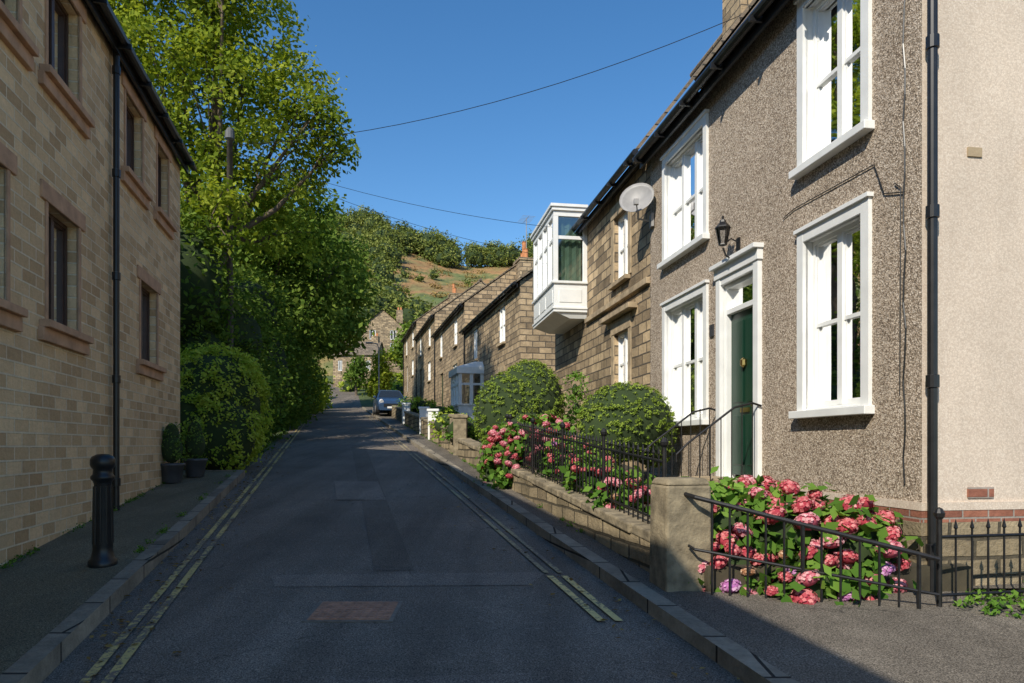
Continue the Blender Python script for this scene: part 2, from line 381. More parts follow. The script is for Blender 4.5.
strip('kerb',yseg(KL,-1.5,12.6,12.75),yseg(KL,0,12.6,12.75),0.139,M_kerb,skirt=.16,kind='structure')
strip('kerb',yseg(KR,0,-25,60),yseg(KR,.14,-25,60),0.12,M_kerb,skirt=.14,kind='structure')
strip('pavement',yseg(KR,.14,5.15,60),yseg(WL,.05,5.15,60),0.115,M_pave,kind='structure')
strip('pavement',yseg(KR,.14,-25,5.15),[(9,-25),(9,5.15)],0.115,M_pave,kind='structure')
strip('garden_ground',yseg(WL,.2,5.15,22),[(3.9-.16*5.15+.3,5.15),(3.9-.16*22+.3,22)],0.30,M_soil,skirt=.3,kind='structure')
strip('garden_ground',yseg(WL,.2,22,60),[(5.75-.25*22+.3,22),(5.75-.25*60+.3,60)],0.30,M_soil,skirt=.3,kind='structure')
strip('garden_ground',[(2.95,5.2),(2.5,9)],[(9,5.2),(9,9)],0.125,M_pave,kind='structure')
def sheet(name,pts,h,mat,**kw):
    mb=MB(); mb.poly([(x,y,g(y)+h) for x,y in pts]); return mb.make(name,mat,**kw)
sheet('road_patch',[(-1.9,5.6),(.15,5.65),(.30,6.05),(-2.05,5.95)],.024,M_patch,kind='structure')
sheet('road_patch',[(-1.2,6.1),(-.85,6.1),(-4.2,20),(-4.6,20)],.0242,M_patchd,kind='structure')
sheet('road_patch',[(-2.5,10),(-1.8,10),(-2.3,12),(-3.05,12)],.0285,M_patch,kind='structure')
sheet('road_patch',[(-.9,3.0),(.2,3.0),(.1,3.9),(-1.0,3.8)],.0241,M_patch,kind='structure')
def line(f,dx,y0,y1,mat,w=.05):
    strip('yellow_line',yseg(f,dx-w/2,y0,y1),yseg(f,dx+w/2,y0,y1),.033,mat,kind='structure')
for dx in (.24,.36): line(KL,dx,-6,40,M_yel,.055)
for dx in (-.40,-.28):
    line(KR,dx,4.75,5.9,M_yel2,.055); line(KR,dx,6.0,45,M_yel3,.045)
r=empty('manhole_cover','rusty rectangular manhole cover set in asphalt','manhole cover',loc=(-1.12,4.98,g(4.98)+.02),rz=.0)
r.rotation_euler=(math.atan(.079),0,0)
mb=MB(); mb.box(-.31,.31,-.23,.23,-.02,.008); mb.make('frame',simple('cast_iron_worn',(0.20,0.165,0.13),.6,.05,.3,20),r)
mb=MB(); mb.box(-.28,.28,-.20,.20,0,.012)
for i in range(11):
    for j in range(8): 
        x=-.25+i*.05; y=-.175+j*.05; mb.box(x-.017,x+.017,y-.017,y+.017,.012,.017)
mb.make('cover',simple('rusty_iron',(0.44,0.235,0.15),.8,.0,.3,14),r)
rng=np.random.default_rng(5); n=1800
Y=rng.uniform(3,40,n); side=rng.random(n)
X=np.where(side<.75,KL(Y)+np.abs(rng.normal(0,.25,n))+.02,KR(Y)-np.abs(rng.normal(0,.3,n))-.02)
Z=0.079*Y+.038
C=np.stack([X,Y,Z],1); N=np.tile([0,0,1.0],(n,1))+rng.normal(size=(n,3))*.2; N/=np.linalg.norm(N,axis=1)[:,None]
leaves_obj('fallen_leaves',C,N,rng.uniform(.010,.032,n),rng.random(n),[L_dry],None,kind='stuff',label='brown fallen leaves in the gutters',cat='leaves')

# ------------------------------------------------------------ windows
def window(root,x0,x1,z0,z1,lights=2,style='sash',y=0,curt=True,surround=True,mat=None,sillm=None,name='window',rail=.5,glass=None,sur=.10,depth=.10,lintel=None):
    mat=mat or M_white; sillm=sillm or mat; glass=glass or M_glass
    f=MB(); s=sur
    if surround:
        f.box(x0-s,x0,y-.02,y+.035,z0,z1+s); f.box(x1,x1+s,y-.02,y+.035,z0,z1+s)
        f.box(x0,x1,y-.02,y+.033,z1,z1+s); f.box(x0-s-.02,x1+s+.02,y-.02,y+.06,z1+s,z1+s+.035)
    yb=y-depth; t=.04
    f.box(x0,x0+t,yb-.05,yb+.03,z0,z1); f.box(x1-t,x1,yb-.05,yb+.03,z0,z1)
    f.box(x0+t,x1-t,yb-.05,yb+.03,z1-t,z1); f.box(x0+t,x1-t,yb-.05,yb+.03,z0,z0+t)
    xs=[x0+(x1-x0)*i/lights for i in range(lights+1)]
    for xm in xs[1:-1]: f.box(xm-.035,xm+.035,yb-.05,yb+.035,z0+t,z1-t)
    for i in range(len(xs)-1):
        a=xs[i]+(t if i==0 else .035); b_=xs[i+1]-(t if i==len(xs)-2 else .035)
        zm=z0+(z1-z0)*rail; q=.022
        if style=='sash':
            f.box(a,b_,yb-.04,yb+.015,zm-.018,zm+.018)
            f.box(a,a+q,yb-.035,yb+.005,z0+t,zm-.018); f.box(b_-q,b_,yb-.035,yb+.005,z0+t,zm-.018)
            f.box(a,a+q,yb-.03,yb+.012,zm+.018,z1-t); f.box(b_-q,b_,yb-.03,yb+.012,zm+.018,z1-t)
            f.box(a+q,b_-q,yb-.035,yb+.005,z0+t,z0+t+.045); f.box(a+q,b_-q,yb-.03,yb+.012,z1-t-q,z1-t)
        elif style=='case':
            f.box(a,a+q,yb-.035,yb+.01,z0+t,z1-t); f.box(b_-q,b_,yb-.035,yb+.01,z0+t,z1-t)
            f.box(a+q,b_-q,yb-.035,yb+.01,z0+t,z0+t+q); f.box(a+q,b_-q,yb-.035,yb+.01,z1-t-q,z1-t)
    w=f.make(name,mat,root)
    sl=MB(); sl.box(x0-s-.04,x1+s+.04,y-.0,y+.10,z0-.075,z0-.003); sl.box(x0+.001,x1-.001,yb,y+.0,z0-.0,z0+.018); sl.make('sill',sillm,w,bevel=.006)
    gl=MB(); gl.quad((x0+t,yb-.015,z0+t),(x1-t,yb-.015,z0+t),(x1-t,yb-.015,z1-t),(x0+t,yb-.015,z1-t)); gl.make('pane',glass,w)
    if lintel:
        l=MB(); l.box(x0-.15,x1+.15,y-.02,y+.03,z1,z1+.22); l.make('lintel',lintel,w)
    if curt:
        c=MB()
        def drape(a,b_,z_lo,z_hi,dp):
            n=max(6,int((b_-a)/.02)); P=[(a+(b_-a)*i/n,yb-dp-.025*math.sin(i*1.7)) for i in range(n+1)]
            for i in range(n): c.quad((P[i][0],P[i][1],z_lo),(P[i+1][0],P[i+1][1],z_lo),(P[i+1][0],P[i+1][1],z_hi),(P[i][0],P[i][1],z_hi))
        for i in range(len(xs)-1):
            wl=xs[i+1]-xs[i]; drape(xs[i]+.03,xs[i]+wl*.46,z0+.05,z1-.03,.12); drape(xs[i+1]-wl*.38,xs[i+1]-.03,z0+.05,z1-.03,.12)
        drape(x0+.02,x1-.02,z0+.02,z0+(z1-z0)*.55,.24)
        c.make('curtain',M_curt,w)
    return w

# ------------------------------------------------------------ house A
def rot_for(dx): return math.atan2(1,dx)
RA=rot_for(-0.16)
def AX(Y): return 3.9-.16*Y
A=empty('terraced_house','pebble-dashed terraced house with white sash windows and green door','house',loc=(AX(5.23),5.23,0),rz=RA)
LA=5.74; uA=lambda Y:(Y-5.23)*1.0127
EA=6.05; DP=-7.4; RI=4.75
holesA=[(.66,1.515,1.93,3.55),(.66,1.515,4.27,5.80),(3.76,5.07,1.93,3.55),(3.76,5.07,4.27,5.70),(2.45,3.25,1.2,3.52)]
mb=MB(); mb.wall((0,0,0),(1,0,0),(0,1,0),LA,1.17,EA,holesA,.12,0,2)
mb.wall((0,0,0),(0,-1,0),(-1,0,0),7.4,1.17,EA,(),.1,1)
mb.poly([(0,0,EA),(0,DP,EA),(0,DP/2,EA+RI)],1)
mb.quad((0,DP,0),(LA,DP,0),(LA,DP,EA),(0,DP,EA),1)
mb.make('wall',[M_rough,M_rend,M_white],A)
mb=MB(); mb.box(-.015,LA,-.2,.015,1.02,1.11); mb.box(-.015,0.2,DP,-.2,1.02,1.11); mb.make('brick_course',M_brick,A)
mb=MB(); mb.box(-.02,LA,-.2,.02,1.11,1.17); mb.box(-.02,0.2,DP,-.2,1.11,1.17); mb.make('plinth_band',M_rend,A)
mb=MB(); mb.box(-.03,LA,-.2,.03,-.3,1.02); mb.box(-.03,.2,DP,-.2,-.3,1.02); mb.make('plinth',M_gstone,A)
def roof(root,L,E,half,rise,over=.22,x0=0,mat=M_slate,gutter=True,th=.07,x1e=0):
    mb=MB(); dz=rise/half*over
    for sgn in (1,-1):
        ye=over if sgn==1 else -2*half-over
        mb.hexa([(x0,ye,E-dz),(L+x1e,ye,E-dz),(L+x1e,-half,E+rise),(x0,-half,E+rise),(x0,ye,E-dz+th),(L+x1e,ye,E-dz+th),(L+x1e,-half,E+rise+th),(x0,-half,E+rise+th)])
    mb.tube([(x0,-half,E+rise+th),(L+x1e,-half,E+rise+th)],.09,8)
    rf=mb.make('roof',mat,root)
    if gutter:
        m2=MB(); m2.tube([(x0-.02,over+.03,E-dz-.01),(L+x1e,over+.03,E-dz-.01)],.055,10); m2.box(x0,L+x1e,over-.08,over-.045,E-dz-.13,E-dz-.02)
        k=x0+.3
        while k<L: m2.box(k,k+.03,over-.04,over+.11,E-dz-.09,E-dz-.03); k+=.9
        m2.make('gutter',M_black,root)
    return rf
roof(A,LA,EA+.25,3.7,RI,.22,x0=-.12)
window(A,.66,1.515,1.93,3.55,2); window(A,.66,1.515,4.27,5.80,2)
window(A,3.76,5.07,1.93,3.55,3); window(A,3.76,5.07,4.27,5.70,3)
d=MB(); d.box(2.49,3.21,-.12,-.08,1.25,3.16)
for (a,b_) in ((2.56,2.80),(2.90,3.14)):
    for (z0,z1) in ((1.37,1.95),(2.1,3.05)): d.box(a,b_,-.08,-.068,z0,z1)
door=d.make('door',M_green,A,bevel=.004)
h=MB(); h.tube([(2.60,-.05,2.05),(2.60,-.02,2.05)],.025,8); h.make('handle',M_brass,door)
h=MB(); h.box(2.75,2.95,-.078,-.06,1.98,2.03); h.make('letterbox',M_brass,door)
h=MB(); h.lathe((2.85,-.05,2.55),[(.0,-.06),(.04,-.03),(.04,.03),(0,.06)],8); h.make('knocker',M_brass,door)
d=MB()
d.box(2.45,2.49,-.14,-.02,1.2,3.52);d.box(3.21,3.25,-.14,-.02,1.2,3.52);d.box(2.49,3.21,-.14,-.02,3.16,3.22);d.box(2.49,3.21,-.14,-.02,3.47,3.52)
d.box(2.34,2.45,-.02,.05,1.2,3.60);d.box(3.25,3.36,-.02,.05,1.2,3.60)
d.box(2.32,3.38,-.02,.065,3.60,3.72);d.box(2.30,3.40,-.02,.12,3.72,3.77);d.box(2.45,3.25,-.02,.04,3.52,3.60)
dc=d.make('door_surround',M_white,A,bevel=.004)
d=MB(); d.quad((2.49,-.1,3.22),(3.21,-.1,3.22),(3.21,-.1,3.47),(2.49,-.1,3.47)); d.make('fanlight',M_glass,dc)
d=MB(); d.box(2.3,3.4,0.02,.35,.6,1.22)
for i in range(4): d.box(2.3,3.4,.35+.2*i,.35+.2*(i+1),.4,1.22-.155*(i+1))
d.make('steps',M_dress,A,bevel=.01)
for xx in (2.32,3.38):
    d=MB(); d.tube([(xx,.02,2.02),(xx,.12,2.05),(xx,.33,2.0),(xx,.85,1.62),(xx,.98,1.5),(xx,.98,1.42)],.012,8)
    for k in range(7):
        yy=.12+k*.12; d.tube([(xx,yy,.7),(xx,yy,2.04 if yy<.3 else 2.0-(yy-.33)*.73)],.006,6)
    d.make('handrail',M_iron,A)
d=MB(); d.box(3.5,3.6,.0,.02,2.95,3.10); d.make('house_plaque',simple('slate_plaque',(0.05,0.05,0.055),.4),A)
ux=uA(8.05)
L=MB(); L.box(ux-.035,ux+.035,0,.02,3.74,3.98); L.tube([(ux,.01,3.8),(ux,.08,3.73),(ux,.16,3.77),(ux,.20,3.86)],.010,6); L.tube([(ux,.01,3.93),(ux,.10,3.97),(ux,.20,3.88)],.009,6)
lb=L.make('lantern',M_iron,A)
L=MB(); c=(ux,.20,3.88); q=.82
L.lathe(c,[(.03*q,0),(.06*q,.01),(.055*q,.025)],6); L.lathe(c,[(.11*q,.25*q),(.10*q,.27*q),(.045*q,.33*q),(.04*q,.36*q),(.015*q,.38*q),(.02*q,.41*q),(.0,.43*q)],6)
for k in range(6):
    t=math.pi*k/3; L.tube([(ux+.055*q*math.cos(t),.20+.055*q*math.sin(t),3.90),(ux+.10*q*math.cos(t),.20+.10*q*math.sin(t),3.88+.25*q)],.005,5)
L.make('lantern_cap',M_iron,lb)
L=MB(); L.lathe(c,[(.05*q,.02),(.093*q,.25*q)],6); L.make('lantern_glass',M_glass,lb)
def bracketpipe(root,x,y,z0,z1,r=.036,name='downpipe',mat=M_black):
    p=MB(); p.tube([(x,y,z0),(x,y,z1)],r,12)
    z=z0+.4
    while z<z1: p.lathe((x,y,z),[(r+.001,-.05),(r+.012,-.045),(r+.012,.045),(r+.001,.05)],12); z+=1.25
    return p.make(name,mat,root,smooth=False)
bracketpipe(A,-.07,-.03,.42,EA+.1,.034)
p=MB(); rnd=random.Random(3)
p.tube([(.17+.012*math.sin(k*1.9)+rnd.uniform(-.006,.006),.012,1.3+k*.2) for k in range(24)],.007,5)
p.tube([(.17,.012,3.55),(.4,.012,3.62),(.52,.012,3.9),(1.7,.012,3.93),(1.9,.012,3.9)],.005,5)
p.tube([(.22,.012,2.0),(.21,.012,3.6),(.28,.012,3.66)],.005,5)
p.make('cable',M_black,A)
p=MB(); p.box(-.012,0.0,-.5,-.38,3.78,3.85); p.make('vent',M_dress,A)
p=MB(); p.box(-.1,0,-1.0,-.9,3.75,3.88); p.make('junction_box',M_black,A)
p=MB(); p.box(-.014,0,-.6,-.38,1.20,1.28); p.make('air_brick',M_brick,A)

# ------------------------------------------------------------ house B
Bh=empty('terraced_house','weathered gritstone terraced house with white oriel window','house',loc=(AX(10.9),10.9,0),rz=RA)
LB=6.78; EB=6.18; uB=lambda Y:(Y-10.9)*1.0127
hB=[(1.05,1.85,4.5,5.7),(1.05,1.85,2.5,3.6),(4.0,6.2,4.5,6.05)]
mb=MB(); mb.wall((0,0,0),(1,0,0),(0,1,0),LB,-.3,EB,hB,.14,0)
mb.quad((LB,0,-.3),(LB,DP,-.3),(LB,DP,EB),(LB,0,EB)); mb.poly([(LB,0,EB),(LB,DP,EB),(LB,DP/2,EB+RI)]); mb.quad((0,DP,0),(LB,DP,0),(LB,DP,EB),(0,DP,EB))
mb.poly([(0,0,EB-.4),(0,DP,EB-.4),(0,DP/2,EB+RI)])
mb.make('wall',M_dstone,Bh)
for (z0,z1) in ((4.5,5.7),(2.5,3.6)):
    w=window(Bh,1.05,1.85,z0,z1,2,surround=False,sillm=M_dress,sur=.05,lintel=M_dress)
    for (a,b_) in ((.9,1.047),(1.853,2.0)):
        mb=MB(); mb.box(a,b_,-.02,.02,z0,z1); mb.make('jamb',M_dress,w,bevel=.008)
mb=MB(); mb.box(0,3.7,0,.07,4.12,4.22); mb.make('string_course',M_dress,Bh,bevel=.008)
mb=MB(); mb.box(.6,2.3,0,.16,3.86,3.95); mb.make('hood_mould',M_dress,Bh,bevel=.008)
rf=roof(Bh,LB,EB+.25,3.7,RI,.22,x1e=.1)
mb=MB(); zc=EB+.25+RI
mb.box(3.3,4.15,-4.1,-3.2,zc-1,zc+1.5); mb.box(3.24,4.21,-4.16,-3.14,zc+1.5,zc+1.62)
ch=mb.make('chimney',M_cstone,rf)
for yy in (-3.9,-3.45):
    mb=MB(); mb.lathe((3.72,yy,zc+1.62),[(.14,0),(.11,.1),(.11,.45),(.14,.5),(.1,.5)],12); mb.make('chimney_pot',M_terra,ch)
# oriel
x0,x1,yo,z0,z1=3.72,5.95,.72,4.36,6.58
mb=MB(); zs=4.95
mb.box(x0,x1,0,yo,z0,z0+.06); mb.box(x0-.02,x1+.02,0,yo+.02,z0+.06,z0+.10)
mb.box(x0+.01,x1-.01,.0,yo-.012,z0+.1,zs)
for a,b_ in ((x0+.12,x0+.72),(x0+.84,x0+1.4),(x0+1.52,x1-.12)): mb.box(a,b_,yo-.012,yo-.0,z0+.2,zs-.12)
mb.box(x0-.002,x0+.01,.12,yo-.12,z0+.2,zs-.12)
mb.box(x0-.03,x1+.03,0,yo+.03,zs,zs+.05)
mb.box(x0,x1,0,yo,z1-.24,z1-.06); mb.box(x0-.07,x1+.07,0,yo+.07,z1-.06,z1); mb.box(x0-.04,x1+.04,0,yo+.04,z1-.13,z1-.06)
posts=[x0,x0+.54,x0+1.08,x0+1.62,x1-.10]
for xx in posts: mb.box(xx,xx+.10,yo-.10,yo,zs+.05,z1-.24)
mb.box(x0,x0+.09,0.0,.09,zs+.05,z1-.24);mb.box(x1-.09,x1,0.0,.09,zs+.05,z1-.24)
zt=zs+.92
for i in range(4): mb.box(posts[i]+.10,posts[i+1],yo-.075,yo-.02,zt,zt+.07)
for xx in (x0+.01,x1-.055): mb.box(xx,xx+.045,.09,yo-.10,zt,zt+.07)
ow=mb.make('oriel_window',M_white,Bh,bevel=.004)
mb=MB(); mb.quad((x0+.07,yo-.045,zs+.05),(x1-.07,yo-.045,zs+.05),(x1-.07,yo-.045,z1-.24),(x0+.07,yo-.045,z1-.24))
for xx in (x0+.035,x1-.035): mb.quad((xx,.07,zs+.05),(xx,yo-.07,zs+.05),(xx,yo-.07,z1-.24),(xx,.07,z1-.24))
mb.make('pane',M_glassr,ow)
mb=MB()
for i in range(14):
    y0=.1+i*.038; dx_=.02*math.sin(i*1.6); dx2=.02*math.sin((i+1)*1.6); mb.quad((x0+.14+dx_,y0,zs+.06),(x0+.14+dx2,y0+.038,zs+.06),(x0+.14+dx2,y0+.038,z1-.26),(x0+.14+dx_,y0,z1-.26))
mb.make('curtain',simple('sage_curtain',(0.42,0.48,0.40),.9),ow)
mb=MB(); mb.hexa([(x0+.08,0,z0-.12),(x1-.08,0,z0-.12),(x1-.08,.35,z0-.12),(x0+.08,.35,z0-.12),(x0+.03,0,z0),(x1-.03,0,z0),(x1-.03,yo-.04,z0),(x0+.03,yo-.04,z0)]); mb.make('corbel',M_white,ow)
sd=empty('satellite_dish','grey satellite dish fixed at edge of pebble-dashed house front','satellite dish',loc=(AX(10.75)-.24,10.75,5.33),rz=0)
mb=MB(); prof=[]
for i in range(7): rr=.27*i/6; prof.append((rr,.10*(rr/.27)**2))
mb.lathe((0,0,0),prof+[(.27,.105)]+[(p[0],p[1]+.012) for p in reversed(prof)],24)
dish=mb.make('dish',M_grey,sd,smooth=True); dish.rotation_euler=(math.radians(68),0,math.radians(-25))
mb=MB(); mb.tube([(0,0,0),(.0,.02,-.25),(.22,.05,-.28)],.018,8); mb.box(.19,.23,-.05,.12,-.38,-.18); mb.make('bracket',M_grey,sd)
mb=MB(); mb.tube([(0,-.02,-.28),(-.08,-.28,-.12)],.01,6); mb.box(-.12,-.05,-.33,-.26,-.14,-.06); mb.make('feed_arm',M_grey,sd)

# ------------------------------------------------------------ cottages
RC=rot_for(-.25)
def cottage(i,Y,Ln,bay=False):
    X=5.75-.25*Y; z=g(Y)+.10+.52*i
    lab=['rubble-stone end cottage with sunlit gable and white bay window','stone terrace cottage with white window frames'][min(i,1)]
    r=empty('stone_cottage',lab,'house',loc=(X,Y,z),rz=RC,group='terrace of stone cottages')
    E=4.9; half=2.75; rise=2.05; L=Ln
    hs=[(2.0,2.9,3.3,4.55),(6.9,7.7,3.3,4.55)]
    if bay: hs+=[(5.75,7.35,1.3,2.7),(2.2,3.1,.2,2.3)]
    else: hs+=[(2.0,3.2,1.2,2.4),(6.6,7.5,.3,2.4)]
    m=MB(); m.wall((0,0,0),(1,0,0),(0,1,0),L,-2.5,E,hs,.14); m.wall((0,0,0),(0,-1,0),(-1,0,0),2*half,-2.5,E); m.poly([(0,0,E),(0,-2*half,E),(0,-half,E+rise)])
    m.quad((L,0,-2.5),(L,-2*half,-2.5),(L,-2*half,E),(L,0,E)); m.poly([(L,0,E),(L,-2*half,E),(L,-half,E+rise)]); m.quad((0,-2*half,-2.5),(L,-2*half,-2.5),(L,-2*half,E),(0,-2*half,E))
    m.make('wall',M_cstone,r)
    for k,h in enumerate(hs[:3]):
        if bay and k==2: continue
        window(r,h[0],h[1],h[2],h[3],2,surround=False,sillm=M_dress,curt=False,sur=.05,depth=.05,lintel=M_dress)
    h=hs[3]
    m=MB(); m.box(h[0]+.05,h[1]-.05,-.1,-.06,h[2],h[3]-.05); dd=m.make('door',[M_white,M_green,M_brown][i%3],r)
    m=MB(); m.box(h[0]-.15,h[1]+.15,-.02,.03,h[3],h[3]+.2); m.make('lintel',M_dress,dd)
    if bay:
        m=MB(); a,b_,yo=5.6,7.5,1.0; o=.35
        m.box(a,b_,0,yo,-.3,.95+o); m.box(a-.05,b_+.05,0,yo+.05,.95+o,1.02+o); m.box(a-.08,b_+.08,0,yo+.08,2.2+o,2.45+o)
        m.hexa([(a-.08,0,2.45+o),(b_+.08,0,2.45+o),(b_+.08,yo+.08,2.45+o),(a-.08,yo+.08,2.45+o),(a+.2,0,2.7+o),(b_-.2,0,2.7+o),(b_-.2,.3,2.7+o),(a+.2,.3,2.7+o)])
        for xx in (a,a+.6,a+1.2,b_-.13): m.box(xx,xx+.13,yo-.13,yo,1.02+o,2.2+o)
        for yy in (0,yo*.42): m.box(a,a+.1,yy,yy+.13,1.02+o,2.2+o); m.box(b_-.06,b_,yy,yy+.09,1.02+o,2.2+o)
        m.box(a+.13,b_-.13,yo-.07,yo-.01,1.75+o,1.84+o); m.box(a+.005,a+.05,.13,yo-.13,1.75+o,1.84+o)
        bw=m.make('bay_window',M_white,r)
        m=MB(); m.quad((a,yo-.04,1.02+o),(b_,yo-.04,1.02+o),(b_,yo-.04,2.2+o),(a,yo-.04,2.2+o)); m.quad((a+.03,0,1.02+o),(a+.03,yo-.05,1.02+o),(a+.03,yo-.05,2.2+o),(a+.03,0,2.2+o)); m.make('pane',M_glassr,bw)
    rf=roof(r,L,E+.06,half,rise,.18,x0=-.12 if i==0 else 0)
    zc=E+rise; xx=L-.5
    if i in (0,2):
        m=MB(); m.box(xx-.2,xx+.85,-half-.35,-half+.35,zc-.6,zc+1.15); m.box(xx-.25,xx+.9,-half-.4,-half+.4,zc+1.15,zc+1.26)
        ch=m.make('chimney',M_cstone,rf)
        for k in range(3):
            m=MB(); hh=(.4,.8,.35)[(k+i)%3]; m.lathe((xx+.05+k*.3,-half,zc+1.26),[(.13,0),(.10,.08),(.10,hh),(.13,hh+.05),(.09,hh+.05)],10); m.make('chimney_pot',M_terra,ch)
    bracketpipe(r,L-.2,.05,-.3,E,.035)
    if i==0:
        m=MB(); t=zc+3.1; m.tube([(xx,-half,zc+.9),(xx,-half,t)],.018,6); m.tube([(xx-.5,-half,t-.05),(xx+.5,-half,t-.05)],.010,5)
        for k in range(6): m.tube([(xx-.45+k*.18,-half-.3,t-.05),(xx-.45+k*.18,-half+.3,t-.05)],.007,5)
        m.make('aerial',M_grey,ch)
    return r
Yc=22.0
for i in range(4):
    cottage(i,Yc,9.85,bay=(i==0)); Yc+=9.555

# ------------------------------------------------------------ left building
RL=math.atan2(-1,.2386)
LX=lambda Y:-2.85-.2386*Y
Lb=empty('stone_building','two-storey sandstone building with brown timber windows','building',loc=(LX(12.1),12.1,0),rz=RL)
uL=lambda Y:(12.1-Y)*1.0281
LL=21.0; EL=6.45
wins=[(6.69,7.47,2.78,3.92),(9.73,10.6,2.78,3.90),(4.95,5.88,2.78,3.92),(6.69,7.50,5.16,6.2),(9.07,9.83,5.16,6.2),(10.6,11.27,5.16,6.2),(5.2,6.1,5.16,6.2),(2.5,3.4,2.78,3.92),(2.5,3.4,5.16,6.2)]
hs=[(uL(b_),uL(a),c,d) for a,b_,c,d in wins]
mb=MB(); mb.wall((0,0,0),(1,0,0),(0,1,0),LL,-1.5,EL,hs,.16); mb.wall((0,0,0),(0,-1,0),(-1,0,0),7,-1,EL); mb.poly([(0,0,EL),(0,-7,EL),(0,-3.5,EL+1.9)])
mb.wall((LL,0,0),(0,-1,0),(1,0,0),7,-1.5,EL); mb.poly([(LL,0,EL),(LL,-7,EL),(LL,-3.5,EL+1.9)]); mb.quad((0,-7,-1),(LL,-7,-1),(LL,-7,EL),(0,-7,EL))
mb.make('wall',M_lstone,Lb)
for h_ in hs:
    w=window(Lb,h_[0],h_[1],h_[2],h_[3],2,style='case',surround=False,mat=M_brown,sillm=M_lsur,curt=False,glass=M_glassd,sur=.14,depth=.13)
    m=MB(); m.box(h_[0]-.16,h_[1]+.16,-.02,.025,h_[3],h_[3]+.17); m.box(h_[0]-.05,h_[0],-.02,.018,h_[2],h_[3]); m.box(h_[1],h_[1]+.05,-.02,.018,h_[2],h_[3])
    m.box(h_[0]-.2,h_[1]+.2,-.02,.05,h_[2]-.2,h_[2]-.075); m.make('surround',M_lsur,w,bevel=.006)
roof(Lb,LL,EL+.1,3.5,1.9,.16,x0=-.1)
bracketpipe(Lb,uL(8.49),.07,.75,EL-.05,.036)

# ------------------------------------------------------------ bollard
bo=empty('bollard','black cast-iron bollard on the pavement','bollard',loc=(-3.42,5.85,g(5.85)+.135))
mb=MB(); mb.lathe((0,0,0),[(.11,-.05),(.11,.04),(.09,.06),(.08,.11),(.075,.14),(.077,.16),(.066,.68),(.072,.70),(.09,.72),(.092,.74),(.074,.76),(.072,.80),(.088,.82),(.094,.84),(.094,.88),(.082,.905),(.045,.925),(0,.93)],24); mb.make('post',M_black,bo,smooth=True)
mb=MB()
for k in range(10):
    t=2*math.pi*k/10; mb.tube([(.073*math.cos(t),.073*math.sin(t),.18),(.065*math.cos(t),.065*math.sin(t),.66)],.009,5)
mb.make('fluting',M_black,bo)
def potplant(x,y,hh,r):
    z=g(y)+.135
    e=empty('potted_conifer','clipped conifer in dark pot beside stone wall','potted plant',loc=(x,y,z),group='potted conifers by the wall')
    m=MB(); m.lathe((0,0,0),[(.13,0),(.14,.02),(.18,.26),(.20,.27),(.20,.31),(.17,.31),(.16,.27)],18); m.make('pot',M_pot,e,smooth=True)
    foliage('shrub',[(0,0,.31+hh*.38,r,r,hh*.45),(0,0,.31+hh*.66,r*.72,r*.72,hh*.42)],60,22,.018,L_con,e,seed=int(x*100)%91,core=.85,spread=.04)
potplant(-5.35,11.0,.62,.19); potplant(-5.32,11.75,.62,.19)

# ------------------------------------------------------------ trees and shrubs on left
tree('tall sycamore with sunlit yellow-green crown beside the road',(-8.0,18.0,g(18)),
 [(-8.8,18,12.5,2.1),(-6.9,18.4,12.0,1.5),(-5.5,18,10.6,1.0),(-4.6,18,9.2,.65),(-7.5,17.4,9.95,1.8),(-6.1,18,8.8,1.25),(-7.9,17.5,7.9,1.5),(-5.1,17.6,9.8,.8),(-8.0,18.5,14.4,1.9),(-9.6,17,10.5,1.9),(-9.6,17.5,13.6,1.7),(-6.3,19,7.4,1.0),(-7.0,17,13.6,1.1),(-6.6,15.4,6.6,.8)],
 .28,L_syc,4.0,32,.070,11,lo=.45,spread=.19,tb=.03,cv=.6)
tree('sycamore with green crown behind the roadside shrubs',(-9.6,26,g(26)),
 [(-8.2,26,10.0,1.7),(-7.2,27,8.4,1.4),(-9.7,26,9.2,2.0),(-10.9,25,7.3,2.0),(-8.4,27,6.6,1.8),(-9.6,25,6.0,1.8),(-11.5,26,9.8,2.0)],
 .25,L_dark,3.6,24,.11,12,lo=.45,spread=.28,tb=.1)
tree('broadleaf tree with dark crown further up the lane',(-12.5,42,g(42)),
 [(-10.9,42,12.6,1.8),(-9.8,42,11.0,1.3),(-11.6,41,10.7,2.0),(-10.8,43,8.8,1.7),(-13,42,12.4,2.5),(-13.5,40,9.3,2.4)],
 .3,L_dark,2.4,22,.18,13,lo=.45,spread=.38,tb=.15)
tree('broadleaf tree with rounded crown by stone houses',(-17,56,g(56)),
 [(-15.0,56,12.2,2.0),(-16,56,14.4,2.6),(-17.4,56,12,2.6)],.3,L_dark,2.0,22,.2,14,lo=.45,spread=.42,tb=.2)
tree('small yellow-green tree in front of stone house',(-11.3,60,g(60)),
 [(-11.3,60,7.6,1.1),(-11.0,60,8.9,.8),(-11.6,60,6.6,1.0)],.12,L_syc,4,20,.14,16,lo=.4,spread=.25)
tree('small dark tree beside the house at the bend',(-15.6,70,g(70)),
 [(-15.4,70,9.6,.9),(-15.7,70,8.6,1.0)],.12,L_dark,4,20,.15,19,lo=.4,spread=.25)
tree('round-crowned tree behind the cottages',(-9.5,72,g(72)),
 [(-9.5,72,12.4,2.0),(-8.3,72,11.4,1.6),(-10.8,72,11.0,1.6)],.2,L_dark,3,18,.2,17,lo=.45,spread=.4,tb=.15)
